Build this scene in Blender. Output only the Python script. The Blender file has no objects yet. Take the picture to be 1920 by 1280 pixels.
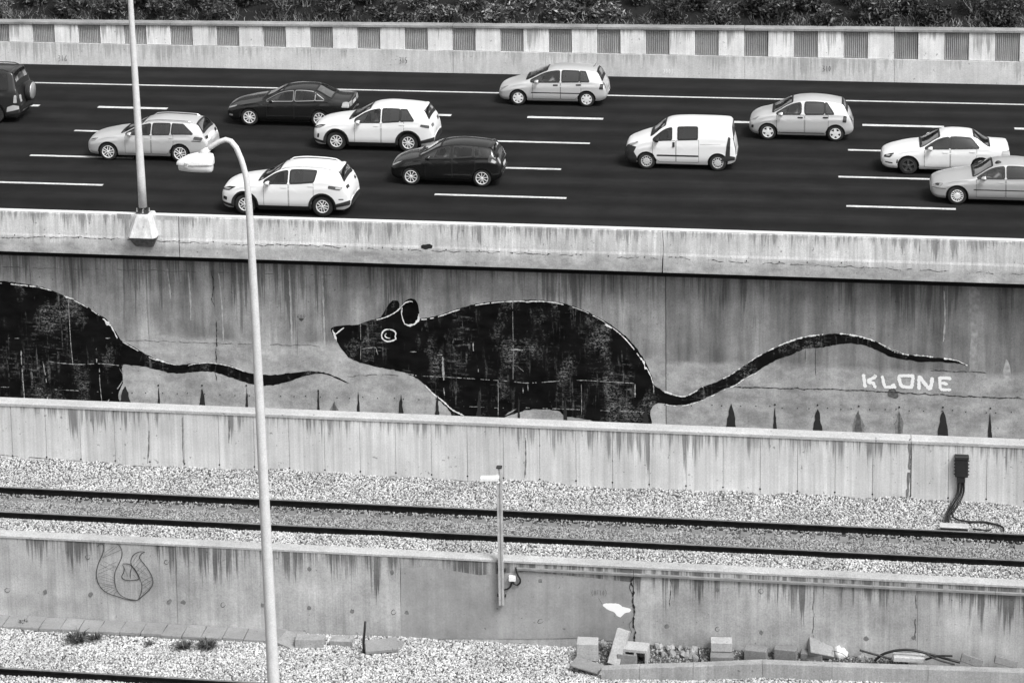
import bpy, bmesh, math, random
import numpy as np
from mathutils import Matrix, Vector, noise as mnoise
from mathutils.geometry import tessellate_polygon

# ------------------------------------------------------------------ camera, sky, sun, exposure
SC = bpy.context.scene
COL = SC.collection
F, PITCH, YAW, ROLL, CY, CAMZ = 4499.3, 0.15267, 0.14063, 0.012469, -246.0, 23.505   # pixels of a 1920 x 1280 frame, radians, metres
_f = np.array([-math.sin(YAW)*math.cos(PITCH), math.cos(YAW)*math.cos(PITCH), -math.sin(PITCH)])
_r = np.array([math.cos(YAW), math.sin(YAW), 0.0])
_d = np.cross(_f, _r)
_cr, _sr = math.cos(ROLL), math.sin(ROLL)
RIGHT, DOWN, FWD = _cr*_r + _sr*_d, -_sr*_r + _cr*_d, _f
cam = bpy.data.cameras.new('camera')
cam.sensor_fit = 'HORIZONTAL'; cam.sensor_width = 36.0
cam.lens = F/1920*36.0
cam.shift_y = (CY-640)/1920.0
cam.clip_start = 0.5; cam.clip_end = 2000
camo = bpy.data.objects.new('camera', cam); COL.objects.link(camo)
camo.matrix_world = Matrix(((RIGHT[0], -DOWN[0], -FWD[0], 0), (RIGHT[1], -DOWN[1], -FWD[1], 0), (RIGHT[2], -DOWN[2], -FWD[2], CAMZ), (0, 0, 0, 1)))
SC.camera = camo

SUN_EL, SUN_AZ = math.radians(55), math.radians(130)     # azimuth clockwise from +Y (away from camera): sun behind the camera, to its right
SUN_DIR = Vector((math.sin(SUN_AZ)*math.cos(SUN_EL), math.cos(SUN_AZ)*math.cos(SUN_EL), math.sin(SUN_EL)))
world = bpy.data.worlds.new('World'); SC.world = world; world.use_nodes = True
wn = world.node_tree; wn.nodes.clear()
sky = wn.nodes.new('ShaderNodeTexSky'); sky.sky_type = 'NISHITA'; sky.sun_disc = False
sky.sun_elevation = SUN_EL; sky.sun_rotation = SUN_AZ; sky.air_density = 1.0; sky.dust_density = 4.0
bw = wn.nodes.new('ShaderNodeRGBToBW')                    # black and white film
bg = wn.nodes.new('ShaderNodeBackground'); bg.inputs['Strength'].default_value = 0.12
wo = wn.nodes.new('ShaderNodeOutputWorld')
wn.links.new(sky.outputs[0], bw.inputs[0]); wn.links.new(bw.outputs[0], bg.inputs[0]); wn.links.new(bg.outputs[0], wo.inputs[0])
sl = bpy.data.lights.new('sun', 'SUN'); sl.energy = 1.5; sl.angle = math.radians(18); sl.color = (1, 1, 1)
so = bpy.data.objects.new('sun', sl); COL.objects.link(so)
so.rotation_euler = (-SUN_DIR).to_track_quat('-Z', 'Y').to_euler(); so.location = SUN_DIR*60
vs = SC.view_settings
vs.view_transform = 'Standard'; vs.look = 'None'; vs.gamma = 1.0; vs.use_curve_mapping = False
vs.exposure = 0.93
SC.cycles.use_denoising = True
SC.cycles.max_bounces = 6; SC.cycles.diffuse_bounces = 3; SC.cycles.glossy_bounces = 3; SC.cycles.transparent_max_bounces = 10

RNG = random.Random(7)

# ------------------------------------------------------------------ helpers
def at(x, y, Y=None, Z=None):
    """Where the sight line through pixel (x, y) of the 1920 x 1280 photograph meets the plane Y=... or Z=..."""
    v = RIGHT*((x-960)/F) + DOWN*((y-CY)/F) + FWD
    t = Y/v[1] if Y is not None else (Z-CAMZ)/v[2]
    return np.array([0, 0, CAMZ]) + v*t

WL = {}                                                   # world position of objects, so that parts can be given in world metres
def tag(o, label=None, cat=None, group=None, kind=None):
    if label: o['label'] = label
    if cat: o['category'] = cat
    if group: o['group'] = group
    if kind: o['kind'] = kind
    return o

def place(o, parent, loc):
    loc = Vector(loc)
    WL[o.name] = loc
    if parent is not None:
        o.parent = parent
        o.location = loc - WL[parent.name]
    else:
        o.location = loc
    return o

def empty(name, loc, label=None, cat=None, group=None, kind=None):
    o = bpy.data.objects.new(name, None); o.empty_display_size = .3
    COL.objects.link(o); place(o, None, loc)
    return tag(o, label, cat, group, kind)

def mesh(name, V, Fc, mat=None, smooth=False):
    me = bpy.data.meshes.new(name)
    me.from_pydata([tuple(map(float, v)) for v in V], [], [tuple(map(int, f)) for f in Fc])
    if smooth: me.polygons.foreach_set('use_smooth', [True]*len(me.polygons))
    if mat is not None:
        for m in (mat if isinstance(mat, (list, tuple)) else [mat]): me.materials.append(m)
    return me

def ob(name, VF, mat=None, parent=None, loc=(0, 0, 0), smooth=False):
    """One mesh object. VF = (verts, faces) relative to loc; loc is in world metres."""
    me = VF if isinstance(VF, bpy.types.Mesh) else mesh(name, VF[0], VF[1], mat, smooth)
    o = bpy.data.objects.new(name, me); COL.objects.link(o)
    return place(o, parent, loc)

def box(x0, x1, y0, y1, z0, z1, bev=0.0, jit=0.0, rnd=None):
    bm = bmesh.new()
    vs_ = [bm.verts.new((x, y, z)) for x in (x0, x1) for y in (y0, y1) for z in (z0, z1)]
    for q in ((0, 1, 3, 2), (4, 6, 7, 5), (0, 4, 5, 1), (2, 3, 7, 6), (0, 2, 6, 4), (1, 5, 7, 3)): bm.faces.new([vs_[i] for i in q])
    if jit:
        for v in bm.verts: v.co += Vector([(rnd or RNG).uniform(-jit, jit) for _ in range(3)])
    if bev: bmesh.ops.bevel(bm, geom=list(bm.edges), offset=bev, segments=1, affect='EDGES', profile=.5)
    bmesh.ops.recalc_face_normals(bm, faces=bm.faces)
    bm.verts.index_update()
    r = ([v.co.copy() for v in bm.verts], [[v.index for v in f.verts] for f in bm.faces]); bm.free()
    return r

def join(*parts):
    V, Fc = [], []
    for v, f in parts:
        n = len(V); V += [Vector(p) for p in v]; Fc += [[i+n for i in q] for q in f]
    return V, Fc

def xform(VF, M):
    return [M @ Vector(v) for v in VF[0]], VF[1]

def prism(profile, x0, x1, closed=True):
    """Profile of (y, z) points drawn out along X."""
    n = len(profile)
    V = [(x0, y, z) for y, z in profile] + [(x1, y, z) for y, z in profile]
    Fc = [(i, (i+1) % n, n+(i+1) % n, n+i) for i in range(n if closed else n-1)]
    if closed: Fc += [tuple(range(n))[::-1], tuple(range(n, 2*n))]
    return V, Fc

def tube(pts, rad, n=10, cap=True):
    pts = [Vector(p) for p in pts]; m = len(pts)
    rad = rad if isinstance(rad, (list, tuple)) else [rad]*m
    V, Fc = [], []; up = None
    for i, p in enumerate(pts):
        t = (pts[min(i+1, m-1)]-pts[max(i-1, 0)]).normalized()
        if up is None: up = t.orthogonal().normalized()
        up = (up - t*up.dot(t)).normalized(); b = t.cross(up)
        for k in range(n):
            a = 2*math.pi*k/n
            V.append(p + (up*math.cos(a)+b*math.sin(a))*rad[i])
    for i in range(m-1):
        for k in range(n):
            Fc.append((i*n+k, i*n+(k+1) % n, (i+1)*n+(k+1) % n, (i+1)*n+k))
    if cap: Fc += [tuple(range(n))[::-1], tuple(range((m-1)*n, m*n))]
    return V, Fc

def lathe(profile, n=24, axis='z', cap=True):
    """profile: (radius, height) pairs."""
    V, Fc = [], []
    for r, h in profile:
        for k in range(n):
            a = 2*math.pi*k/n; c, s = r*math.cos(a), r*math.sin(a)
            V.append((c, s, h) if axis == 'z' else (c, h, s))
    for i in range(len(profile)-1):
        for k in range(n): Fc.append((i*n+k, i*n+(k+1) % n, (i+1)*n+(k+1) % n, (i+1)*n+k))
    if cap: Fc += [tuple(range(n))[::-1], tuple(range((len(profile)-1)*n, len(profile)*n))]
    return V, Fc

def smooth_path(P, step, closed=False):
    """Catmull-Rom through 2D/3D points, resampled to about `step`."""
    P = [np.array(p, float) for p in P]; n = len(P); out = []
    for i in range(n if closed else n-1):
        p0 = P[(i-1) % n] if closed or i > 0 else P[i]; p1 = P[i]; p2 = P[(i+1) % n]
        p3 = P[(i+2) % n] if closed or i < n-2 else P[i+1]
        k = max(1, int(np.linalg.norm(p2-p1)/step))
        for j in range(k):
            t = j/k
            out.append(.5*((2*p1)+(-p0+p2)*t+(2*p0-5*p1+4*p2-p3)*t*t+(-p0+3*p1-3*p2+p3)*t**3))
    if not closed: out.append(P[-1])
    return out

def blob(px, Y, off, jit=0.0, step=6, smooth=True, cap=None):
    """Filled flat shape on the wall plane Y, outline given by photograph points; off = distance in front of the wall."""
    pts = smooth_path(px, step, True) if smooth else [np.array(p, float) for p in px]
    W3 = [at(p[0]+RNG.uniform(-jit, jit), p[1]+RNG.uniform(-jit, jit), Y=Y) for p in pts]
    V = [Vector((w[0], Y-off, w[2])) for w in W3]
    tri = tessellate_polygon([[Vector((v.x, v.z, 0)) for v in V]])
    Fc = []
    for t in tri:
        a, b, c = (V[i] for i in t)
        nrm = (b-a).cross(c-a)
        if nrm.length < 1e-9: continue
        Fc.append(tuple(t) if nrm.y < 0 else tuple(t)[::-1])
    return V, Fc

def stroke(px, width, Y, off, jit=.25, step=4, taper=True, smooth=True, broken=0.0, rnd=RNG, wander=0.0):
    """Painted line on the wall plane Y: photograph points, width in photograph pixels."""
    pts = smooth_path(px, step) if smooth else [np.array(p, float) for p in px]
    if wander: pts = [p+wander*np.array([mnoise.noise(Vector((p[0]*.09, p[1]*.09, 3))), mnoise.noise(Vector((p[0]*.07, p[1]*.07, 9)))+.4*mnoise.noise(Vector((p[0]*.3, p[1]*.3, 5)))]) for p in pts]
    W3 = [at(p[0], p[1], Y=Y) for p in pts]; s = Y/F
    V, Fc = [], []
    m = len(W3)
    for i, w in enumerate(W3):
        t = W3[min(i+1, m-1)]-W3[max(i-1, 0)]; t[1] = 0; t /= max(np.linalg.norm(t), 1e-9)
        nn = np.array([-t[2], 0, t[0]])
        k = width*s*.5*(1+rnd.uniform(-jit, jit))
        if taper and (i < 2 or i > m-3): k *= .55
        c = np.array([w[0], Y-off, w[2]]) + nn*rnd.uniform(-jit, jit)*width*s*.25
        V += [c+nn*k, c-nn*k]
    on, left = True, 0
    for i in range(m-1):
        if broken:
            if left <= 0:                                  # gaps and runs of uneven length
                on = rnd.random() > broken; left = int(rnd.expovariate(.22 if on else .4))+1
            left -= 1
            if not on: continue
        a, b, c, d = 2*i, 2*i+1, 2*i+3, 2*i+2
        n_ = np.cross(V[b]-V[a], V[c]-V[a])
        Fc.append((a, b, c, d) if n_[1] < 0 else (d, c, b, a))
    return V, Fc

# ------------------------------------------------------------------ materials
class NT:
    def __init__(s, name):
        s.mat = bpy.data.materials.new(name); s.mat.use_nodes = True
        s.t = s.mat.node_tree; s.t.nodes.clear()
        s.out = s.t.nodes.new('ShaderNodeOutputMaterial')
        s._pos = None
    def node(s, kind, **kw):
        n = s.t.nodes.new(kind)
        for k, v in kw.items(): setattr(n, k, v)
        return n
    def put(s, sock, v):
        if isinstance(v, (int, float)): sock.default_value = v
        elif isinstance(v, (tuple, list)): sock.default_value = v
        else: s.t.links.new(v, sock)
    def m(s, op, a, b=0.0, c=None, clamp=False):
        n = s.node('ShaderNodeMath', operation=op, use_clamp=clamp)
        s.put(n.inputs[0], a); s.put(n.inputs[1], b)
        if c is not None: s.put(n.inputs[2], c)
        return n.outputs[0]
    def pos(s):
        if s._pos is None: s._pos = s.node('ShaderNodeNewGeometry').outputs['Position']
        return s._pos
    def objpos(s):
        return s.node('ShaderNodeTexCoord').outputs['Object']
    def xyz(s, v=None):
        n = s.node('ShaderNodeSeparateXYZ'); s.t.links.new(v or s.pos(), n.inputs[0]); return n.outputs
    def noise(s, sc=(1, 1, 1), detail=3.0, rough=.55, off=(0, 0, 0), vec=None, dist=0.0):
        mp = s.node('ShaderNodeMapping'); s.t.links.new(vec or s.pos(), mp.inputs[0])
        mp.inputs['Location'].default_value = off; mp.inputs['Scale'].default_value = sc
        n = s.node('ShaderNodeTexNoise'); s.t.links.new(mp.outputs[0], n.inputs['Vector'])
        n.inputs['Scale'].default_value = 1.0; n.inputs['Detail'].default_value = detail; n.inputs['Roughness'].default_value = rough
        n.inputs['Distortion'].default_value = dist
        return n.outputs['Fac']
    def ramp(s, v, a, b, lo=0.0, hi=1.0):
        n = s.node('ShaderNodeMapRange', clamp=True); s.put(n.inputs[0], v)
        for i, k in enumerate((a, b, lo, hi)): s.put(n.inputs[i+1], k)
        return n.outputs[0]
    def mix(s, f, a, b):
        return s.m('ADD', s.m('MULTIPLY', a, s.m('SUBTRACT', 1.0, f)), s.m('MULTIPLY', b, f))
    def grey(s, v):
        n = s.node('ShaderNodeCombineColor')
        for i in range(3): s.put(n.inputs[i], v)
        return n.outputs[0]
    def bsdf(s, v, rough=.9, bump=None, bstr=.3, bdist=.01, **kw):
        p = s.node('ShaderNodeBsdfPrincipled')
        if isinstance(v, (int, float)): p.inputs['Base Color'].default_value = (v, v, v, 1)
        else: s.t.links.new(s.grey(v), p.inputs['Base Color'])
        s.put(p.inputs['Roughness'], rough)
        for k, x in kw.items(): s.put(p.inputs[k.replace('_', ' ')], x)
        if bump is not None:
            b = s.node('ShaderNodeBump'); b.inputs['Strength'].default_value = bstr; b.inputs['Distance'].default_value = bdist
            s.t.links.new(bump, b.inputs['Height']); s.t.links.new(b.outputs[0], p.inputs['Normal'])
        s.t.links.new(p.outputs[0], s.out.inputs[0])
        return s.mat

def plain(name, v, rough=.6, **kw): return NT(name).bsdf(v, rough, **kw)

def worn(name, v, rough=.7, amp=.35, sc=6.0, **kw):
    """A plain colour with mottling and grain."""
    t = NT(name); a = t.noise((sc,)*3, 4); g = t.noise((sc*9,)*3, 2, .6)
    val = t.m('MULTIPLY', t.m('MULTIPLY', v, t.ramp(a, .3, .7, 1-amp, 1+amp)), t.ramp(g, .3, .7, .88, 1.12))
    return t.bsdf(val, rough, bump=g, bstr=.15, **kw)

def concrete(name, base, blotch=.25, streak=.2, drip=None, grain=.2, lower=None, panel=None, tie=None, seed=0.0, sx=5.0):
    """Cast concrete: blotches, vertical run marks, dark drips under the top edge (drip = ztop, length, amount), grain, pour joint (lower = z, value)."""
    t = NT(name); o = (seed*3.1, seed*1.7, seed*2.3)
    X, Y, Z = t.xyz()
    b1 = t.noise((.45, .45, .6), 5, .6, o); b2 = t.noise((2.2, 2.2, 1.6), 4, .6, o)
    v = t.m('MULTIPLY', base, t.ramp(b1, .3, .7, 1-blotch, 1+blotch))
    v = t.m('MULTIPLY', v, t.ramp(b2, .3, .7, 1-blotch*.5, 1+blotch*.5))
    if lower:
        edge = t.m('ADD', lower[0], t.ramp(t.noise((.35, .35, .35), 5, .65, o), .3, .7, -.2, .2))
        low = t.ramp(Z, t.m('SUBTRACT', edge, .12), t.m('ADD', edge, .06), 1, 0)
        mot = t.ramp(t.noise((1.3, 1.3, 2.2), 6, .65, o), .35, .68, .62, 1.18)
        v = t.mix(low, v, t.m('MULTIPLY', lower[1], mot))
        sk = t.m('MULTIPLY', streak, t.ramp(low, 0, 1, 1, .35))
    else: sk = streak
    s1 = t.noise((sx, sx, .18), 4, .6, o); s2 = t.noise((sx*3.3, sx*3.3, .3), 3, .6, o)
    v = t.m('MULTIPLY', v, t.m('SUBTRACT', 1.0, t.m('MULTIPLY', sk, t.ramp(s1, .42, .68, 0, 1))))
    v = t.m('MULTIPLY', v, t.m('ADD', 1.0, t.m('MULTIPLY', t.m('MULTIPLY', sk, .8), t.ramp(s1, .4, .26, 0, 1))))
    v = t.m('MULTIPLY', v, t.m('SUBTRACT', 1.0, t.m('MULTIPLY', t.m('MULTIPLY', sk, .6), t.ramp(s2, .45, .7, 0, 1))))
    if drip:
        depth = t.m('DIVIDE', t.m('SUBTRACT', drip[0], Z), drip[1])
        n1 = t.m('ADD', t.m('MULTIPLY', t.noise((6, 6, .2), 4, .7, (9+seed, 2, 1)), .7), t.m('MULTIPLY', t.noise((23, 23, .5), 3, .7, (2+seed, 5, 1)), .3)); n0 = t.noise((.6, .6, .1), 3, .6, (4+seed, 7, 1))
        reach = t.m('MULTIPLY', t.ramp(n1, .40, .63, 0, 1.35), t.ramp(n0, .35, .62, .2, 1.3))
        dm = t.m('MULTIPLY', t.ramp(t.m('SUBTRACT', reach, depth), 0, .45, 0, 1), t.ramp(n1, .4, .55, .2, 1))
        v = t.m('MULTIPLY', v, t.m('SUBTRACT', 1.0, t.m('MULTIPLY', drip[2], dm)))
    g = t.noise((26, 26, 26), 3, .7); g2 = t.noise((90, 90, 90), 1, .5)
    v = t.m('MULTIPLY', v, t.ramp(g, .28, .72, 1-grain, 1+grain))
    pit = t.ramp(t.noise((9, 9, 9), 2, .5, (3, 3, 3)), .70, .74, 0, .45)
    v = t.m('MULTIPLY', v, t.m('SUBTRACT', 1.0, pit))
    return t.bsdf(v, .92, bump=t.m('ADD', g, t.m('MULTIPLY', g2, .5)), bstr=.25, bdist=.01)

MAT = {}
MAT['road'] = None
def asphalt():
    t = NT('asphalt'); X, Y, Z = t.xyz()
    a = t.noise((.05, .5, 1), 4, .6); b = t.noise((.6, .6, .6), 4, .6); g = t.noise((38, 38, 38), 2, .7)
    # wheel tracks run along the lanes
    wv = t.m('SINE', t.m('MULTIPLY', t.m('ADD', Y, t.m('MULTIPLY', a, .8)), 2*math.pi/1.75))
    v = t.m('MULTIPLY', .0112, t.ramp(wv, -1, 1, .74, 1.22))
    v = t.m('MULTIPLY', v, t.ramp(b, .3, .7, .72, 1.32))
    v = t.m('MULTIPLY', v, t.ramp(t.noise((.25, 3.0, 1), 4, .65), .3, .7, .85, 1.18))
    v = t.m('MULTIPLY', v, t.ramp(g, .3, .72, .55, 1.7))
    return t.bsdf(v, .88, bump=g, bstr=.3, bdist=.01, Specular_IOR_Level=.12)
MAT['road'] = asphalt()
def roadpaint():
    t = NT('road_paint'); g = t.noise((14, 14, 14), 4, .7); h = t.noise((2, 2, 2), 3)
    v = t.m('MULTIPLY', .66, t.ramp(g, .3, .62, .5, 1.05)); v = t.m('MULTIPLY', v, t.ramp(h, .3, .7, .85, 1.08))
    return t.bsdf(v, .6)
MAT['paint'] = roadpaint()

# ------------------------------------------------------------------ levels, metres (X along the road, Y away from the camera, road surface Z = 0)
XL, XR = -62.0, 34.0
Y_PAR, Y_MUR, Y_FLOOD, Y_LOW = 72.25, 72.90, 59.50, 55.10
Z_LOW, Z_BAL = -4.42, -2.30
Y_FARW = 95.90

# ground: one sheet to the horizon, far below
t = NT('earth'); gn = t.noise((.4, .4, .4), 5, .65); gf = t.noise((6, 6, 6), 3, .65)
MAT['earth'] = t.bsdf(t.m('MULTIPLY', .06, t.m('MULTIPLY', t.ramp(gn, .3, .7, .6, 1.4), t.ramp(gf, .3, .7, .7, 1.3))), .95, bump=gf, bstr=.4, bdist=.05)
tag(ob('ground', ([(-900, -400, -7.6), (900, -400, -7.6), (900, 1500, -7.6), (-900, 1500, -7.6)], [(0, 1, 2, 3)]), MAT['earth']), kind='structure')
# river channel between the flood wall and the painted wall
MAT['channel'] = concrete('channel_concrete', .3, .3, .2)
tag(ob('river_channel', ([(XL, Y_FLOOD, -7.2), (XR, Y_FLOOD, -7.2), (XR, Y_MUR+.2, -7.2), (XL, Y_MUR+.2, -7.2)], [(0, 1, 2, 3)]), MAT['channel']), kind='structure')
tw = NT('river_water'); MAT['water'] = tw.bsdf(.02, .08, bump=tw.noise((1.5, 1.5, 1.5), 3), bstr=.15, bdist=.05)
tag(ob('river_water', ([(XL, 62.5, -7.1), (XR, 62.5, -7.1), (XR, 69.5, -7.1), (XL, 69.5, -7.1)], [(0, 1, 2, 3)]), MAT['water']), kind='structure')

# ------------------------------------------------------------------ highway
road = ob('road', box(XL, XR, Y_PAR+.3, Y_FARW+.6, -.7, 0), MAT['road']); tag(road, kind='structure')
ROWS = {'solid': 92.68, 1: 89.02, 2: 85.45, 3: 81.92, 4: 78.42}
ob('edge_line', box(XL, XR, ROWS['solid']-.075, ROWS['solid']+.075, -.02, .004), MAT['paint'], road)
DASH = {1: ((-66, 74), (184, 314), (452, 582), (716, 846), (989, 1131), (1290, 1408), (1617, 1770), (1902, 2050)),
        2: ((140, 318), (925, 1106), (1590, 1765)),
        3: ((57, 250), (862, 1052), (1572, 1755)),
        4: ((-56, 193), (815, 1062), (1587, 1792))}
for r, ds in DASH.items():
    yy = 200+(r-1)*49
    w = .13 if r == 1 else .088
    for a, b in ds:
        x0 = at(a, yy+a*.025, Y=ROWS[r])[0]; x1 = at(b, yy+b*.025, Y=ROWS[r])[0]
        nn = 14; rr = random.Random(a)
        V, Fc = [], []
        for i in range(nn+1):
            x = x0+(x1-x0)*i/nn
            for sy, z in ((-1, -.01), (-1, .0045), (1, .0045), (1, -.01)):
                V.append((x, ROWS[r]+sy*(w+rr.uniform(-.008, .008)), z))
        for i in range(nn):
            for k in range(3): Fc.append((i*4+k, (i+1)*4+k, (i+1)*4+k+1, i*4+k+1))
        Fc += [(0, 1, 2, 3), tuple(nn*4+k for k in (3, 2, 1, 0))]
        Fc = [q[::-1] for q in Fc]
        ob('lane_dash', (V, Fc), MAT['paint'], road)

# ------------------------------------------------------------------ far wall: barrier below, smooth and ribbed panels above, coping
MAT['far_low'] = concrete('barrier_concrete', .60, .12, .12, drip=(.95, .8, .3), seed=1, grain=.16)
MAT['far_smooth'] = concrete('smooth_panel_concrete', .76, .15, .16, drip=(2.0, .8, .5), seed=2, grain=.14)
MAT['far_rib'] = concrete('ribbed_panel_concrete', .40, .2, .15, seed=3)
MAT['coping'] = concrete('coping_concrete', .27, .3, .1, seed=4, grain=.3)
MAT['backing'] = plain('dark_joint', .06, .95)
P0, PER = -34.23, 2.0089
fw = empty('roadside_wall', (-13.7, Y_FARW, 0), 'long pale concrete wall with alternating smooth and ribbed panels behind the highway', 'wall')
def ztop(x): return 1.93 + (x+13.7)*.0095
lowp = [(Y_FARW-.04, 0), (Y_FARW-.03, .93), (Y_FARW+.35, .93), (Y_FARW+.35, -.3), (Y_FARW-.04, -.3)]
n0, n1 = -10, 33
for k in range(n0//3, n1//3+1):                              # barrier cast in lengths of three panel pairs
    x0 = P0+PER*3*k+.02; x1 = x0+PER*3-.012
    ob('barrier_segment', prism(lowp, x0, x1), MAT['far_low'], fw)
ob('panel_backing', ([(XL, Y_FARW+.2, .9), (XR, Y_FARW+.2, .9), (XR, Y_FARW+.2, ztop(XR)), (XL, Y_FARW+.2, ztop(XL))], [(0, 1, 2, 3)]), MAT['backing'], fw)
nr = 12; RW = .93                                            # ribbed panel: twelve real ribs, one shared mesh, unit height
V, Fc = [], []
prof = []
for i in range(nr):
    a = i*RW/nr; w = RW/nr
    prof += [(a+.01*w, .15), (a+.18*w, .085), (a+.55*w, .085), (a+.72*w, .15)]
prof.append((RW, .15))
for x, y in prof: V += [(x, y, 0), (x, y, 1)]
for i in range(len(prof)-1): Fc.append((2*i, 2*i+2, 2*i+3, 2*i+1))
rib_me = mesh('ribbed_panel', V, Fc, MAT['far_rib'])
sm_me = mesh('smooth_panel', *box(0, PER-RW-.03, .03, .18, 0, 1, .012), MAT['far_smooth'])
for k in range(n0, n1):
    x = P0+PER*k; h = ztop(x+.5)-.945
    o = ob('ribbed_panel', rib_me, parent=fw, loc=(x, Y_FARW, .94)); o.scale = (1, 1, h)
    o = ob('smooth_panel', sm_me, parent=fw, loc=(x+RW+.015, Y_FARW, .94)); o.scale = (1, 1, h)
for k in range(n0//3, n1//3+1):
    x0 = P0+PER*3*k; x1 = x0+PER*3-.02; za, zb = ztop(x0), ztop(x1)
    V, Fc = box(x0, x1, Y_FARW-.04, Y_FARW+.5, 0, .11, .012)
    V = [(v[0], v[1], v[2]+za+(zb-za)*(v[0]-x0)/(x1-x0)-.005) for v in V]
    ob('coping_stone', (V, Fc), MAT['coping'], fw)
MAT['ink'] = plain('dark_marker_paint', .05, .8)
MAT['chalk'] = plain('white_spray_paint', .85, .7)
DIG = {'3': [[(0, 0), (.6, .05), (.45, .4), (.15, .5)], [(.15, .5), (.6, .6), (.5, .95), (0, 1)]], '1': [[(.3, 0), (.3, 1)]],
       '5': [[(.6, 0), (.1, 0), (.05, .45), (.55, .5), (.55, .9), (0, 1)]], '6': [[(.5, 0), (.1, .5), (.1, .9), (.45, 1), (.55, .65), (.1, .6)]],
       '0': [[(.3, 0), (.02, .4), (.25, 1), (.55, .6), (.3, 0)]], '(': [[(.4, -.2), (.1, .5), (.4, 1.2)]], ')': [[(.1, -.2), (.4, .5), (.1, 1.2)]],
       'H': [[(.05, 0), (.05, 1)], [(.05, .5), (.5, .5)], [(.5, 0), (.5, 1)]], 'F': [[(.05, 1), (.05, 0), (.5, 0)], [(.05, .5), (.4, .5)]], '2': [[(0, .2), (.3, 0), (.55, .25), (0, 1), (.6, 1)]]}
def writing(txt, x, y, w, h, Y, off, width, mat, parent, name='painted_number'):
    VF = ([], [])
    for i, ch in enumerate(txt):
        for st in DIG.get(ch, []):
            VF = join(VF, stroke([(x+(i+p[0])*w, y+p[1]*h) for p in st], width, Y, off, jit=.15, step=3, smooth=False))
    return ob(name, VF, mat, parent)
writing('316', 109, 104, 6.2, 11, Y_FARW-.09, .012, 1.6, MAT['ink'], fw)
writing('315', 749, 108, 5.2, 11, Y_FARW-.09, .012, 1.8, MAT['ink'], fw)
writing('310', 1542, 124, 6, 10, Y_FARW-.09, .012, 1.8, MAT['ink'], fw)
writing('2001', 1244, 130, 5, 8, Y_FARW-.09, .012, 1.4, MAT['chalk'], fw)

# ------------------------------------------------------------------ parapet and painted retaining wall below the road
MAT['parapet'] = concrete('parapet_concrete', .60, .2, .26, drip=(.90, .55, .5), lower=(-.02, .46), seed=5, grain=.2, sx=6)
MAT['parapet_top'] = concrete('parapet_top_concrete', .60, .08, .05, seed=6)
pw = empty('parapet', (-10, Y_PAR, -.5), 'pale stained concrete parapet along the near edge of the highway', 'parapet')
pp = [(Y_PAR, -.47), (Y_PAR-.012, .08), (Y_PAR+.004, .16), (Y_PAR+.03, .84), (Y_PAR+.06, .875), (Y_PAR+.28, .875), (Y_PAR+.32, 0), (Y_PAR+.32, -.47)]
XJ = at(1243, 470, Y=Y_PAR)[0]
def jag(pr, x0, x1, parent, name, mat, jagend=None):
    """Parapet length whose joint face follows an uneven crack."""
    n = len(pr); V, Fc = prism(pr, x0, x1)
    V = [list(v) for v in V]
    for i, v in enumerate(V):
        if jagend == 'r' and i >= n: v[0] += .03*math.sin(i*2.1)
        if jagend == 'l' and i < n: v[0] += .03*math.sin((i+n)*2.1)
    return ob(name, (V, Fc), mat, parent)
cuts = [XL, -40.2, at(335, 440, Y=Y_PAR)[0], XJ, 18.0, XR]
for i in range(len(cuts)-1):
    g = .02 if abs(cuts[i+1]-XJ) < .01 or abs(cuts[i]-XJ) < .01 else .006
    jag(pp, cuts[i]+g, cuts[i+1]-g, pw, 'parapet_segment', MAT['parapet'], 'r' if cuts[i+1] == XJ else ('l' if cuts[i] == XJ else None))
ob('parapet_capping', box(XL, XR, Y_PAR+.045, Y_PAR+.30, .872, .884, .003), MAT['parapet_top'], pw)
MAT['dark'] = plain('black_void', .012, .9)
MAT['stain'] = worn('dark_water_stain', .012, .8, .4, 10)
MAT['stain_grey'] = worn('grey_water_stain', .09, .85, .5, 10)
for i in range(26):                                         # tie holes along the cold joint
    xx = 30+i*62+RNG.uniform(-8, 8); yy = 441+xx*.0335+RNG.uniform(-1.5, 1.5)
    p = at(xx, yy, Y=Y_PAR-.014)
    ob('tie_hole', lathe([(.021, 0), (.021, .006)], 8, 'y'), MAT['dark'], pw, (p[0], Y_PAR-.019, p[2]))
ob('joint_crack', stroke([(0, 446), (140, 445), (300, 452), (430, 458), (570, 460), (640, 463)], 1.2, Y_PAR-.012, .004, .8, 3, broken=.3, wander=3.5), MAT['stain_grey'], pw)
ob('joint_crack', stroke([(640, 464), (800, 470), (960, 474), (1120, 480), (1236, 484)], 1.0, Y_PAR-.012, .004, .9, 3, broken=.5, wander=3.5), MAT['stain_grey'], pw)
ob('joint_crack', stroke([(1248, 482), (1400, 492), (1560, 499), (1720, 506), (1920, 514)], 1.0, Y_PAR-.012, .004, .9, 3, broken=.5, wander=3.5), MAT['stain_grey'], pw)
MAT['patch'] = concrete('patched_concrete', .33, .2, .2, seed=8)
ob('repair_patch', blob([(219, 400), (246, 402), (244, 450), (222, 447)], Y_PAR+.03, .004, .5, 6, False), MAT['patch'], pw)
ob('repair_patch', blob([(292, 404), (330, 405), (334, 452), (297, 451)], Y_PAR+.03, .004, .5, 6, False), concrete('patched_concrete_pale', .40, .2, .15, seed=9), pw)
ob('drain_outlet', blob([(791, 459), (808, 458), (811, 464), (800, 467), (790, 465)], Y_PAR-.012, .006, .8, 3), MAT['dark'], pw)

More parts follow.
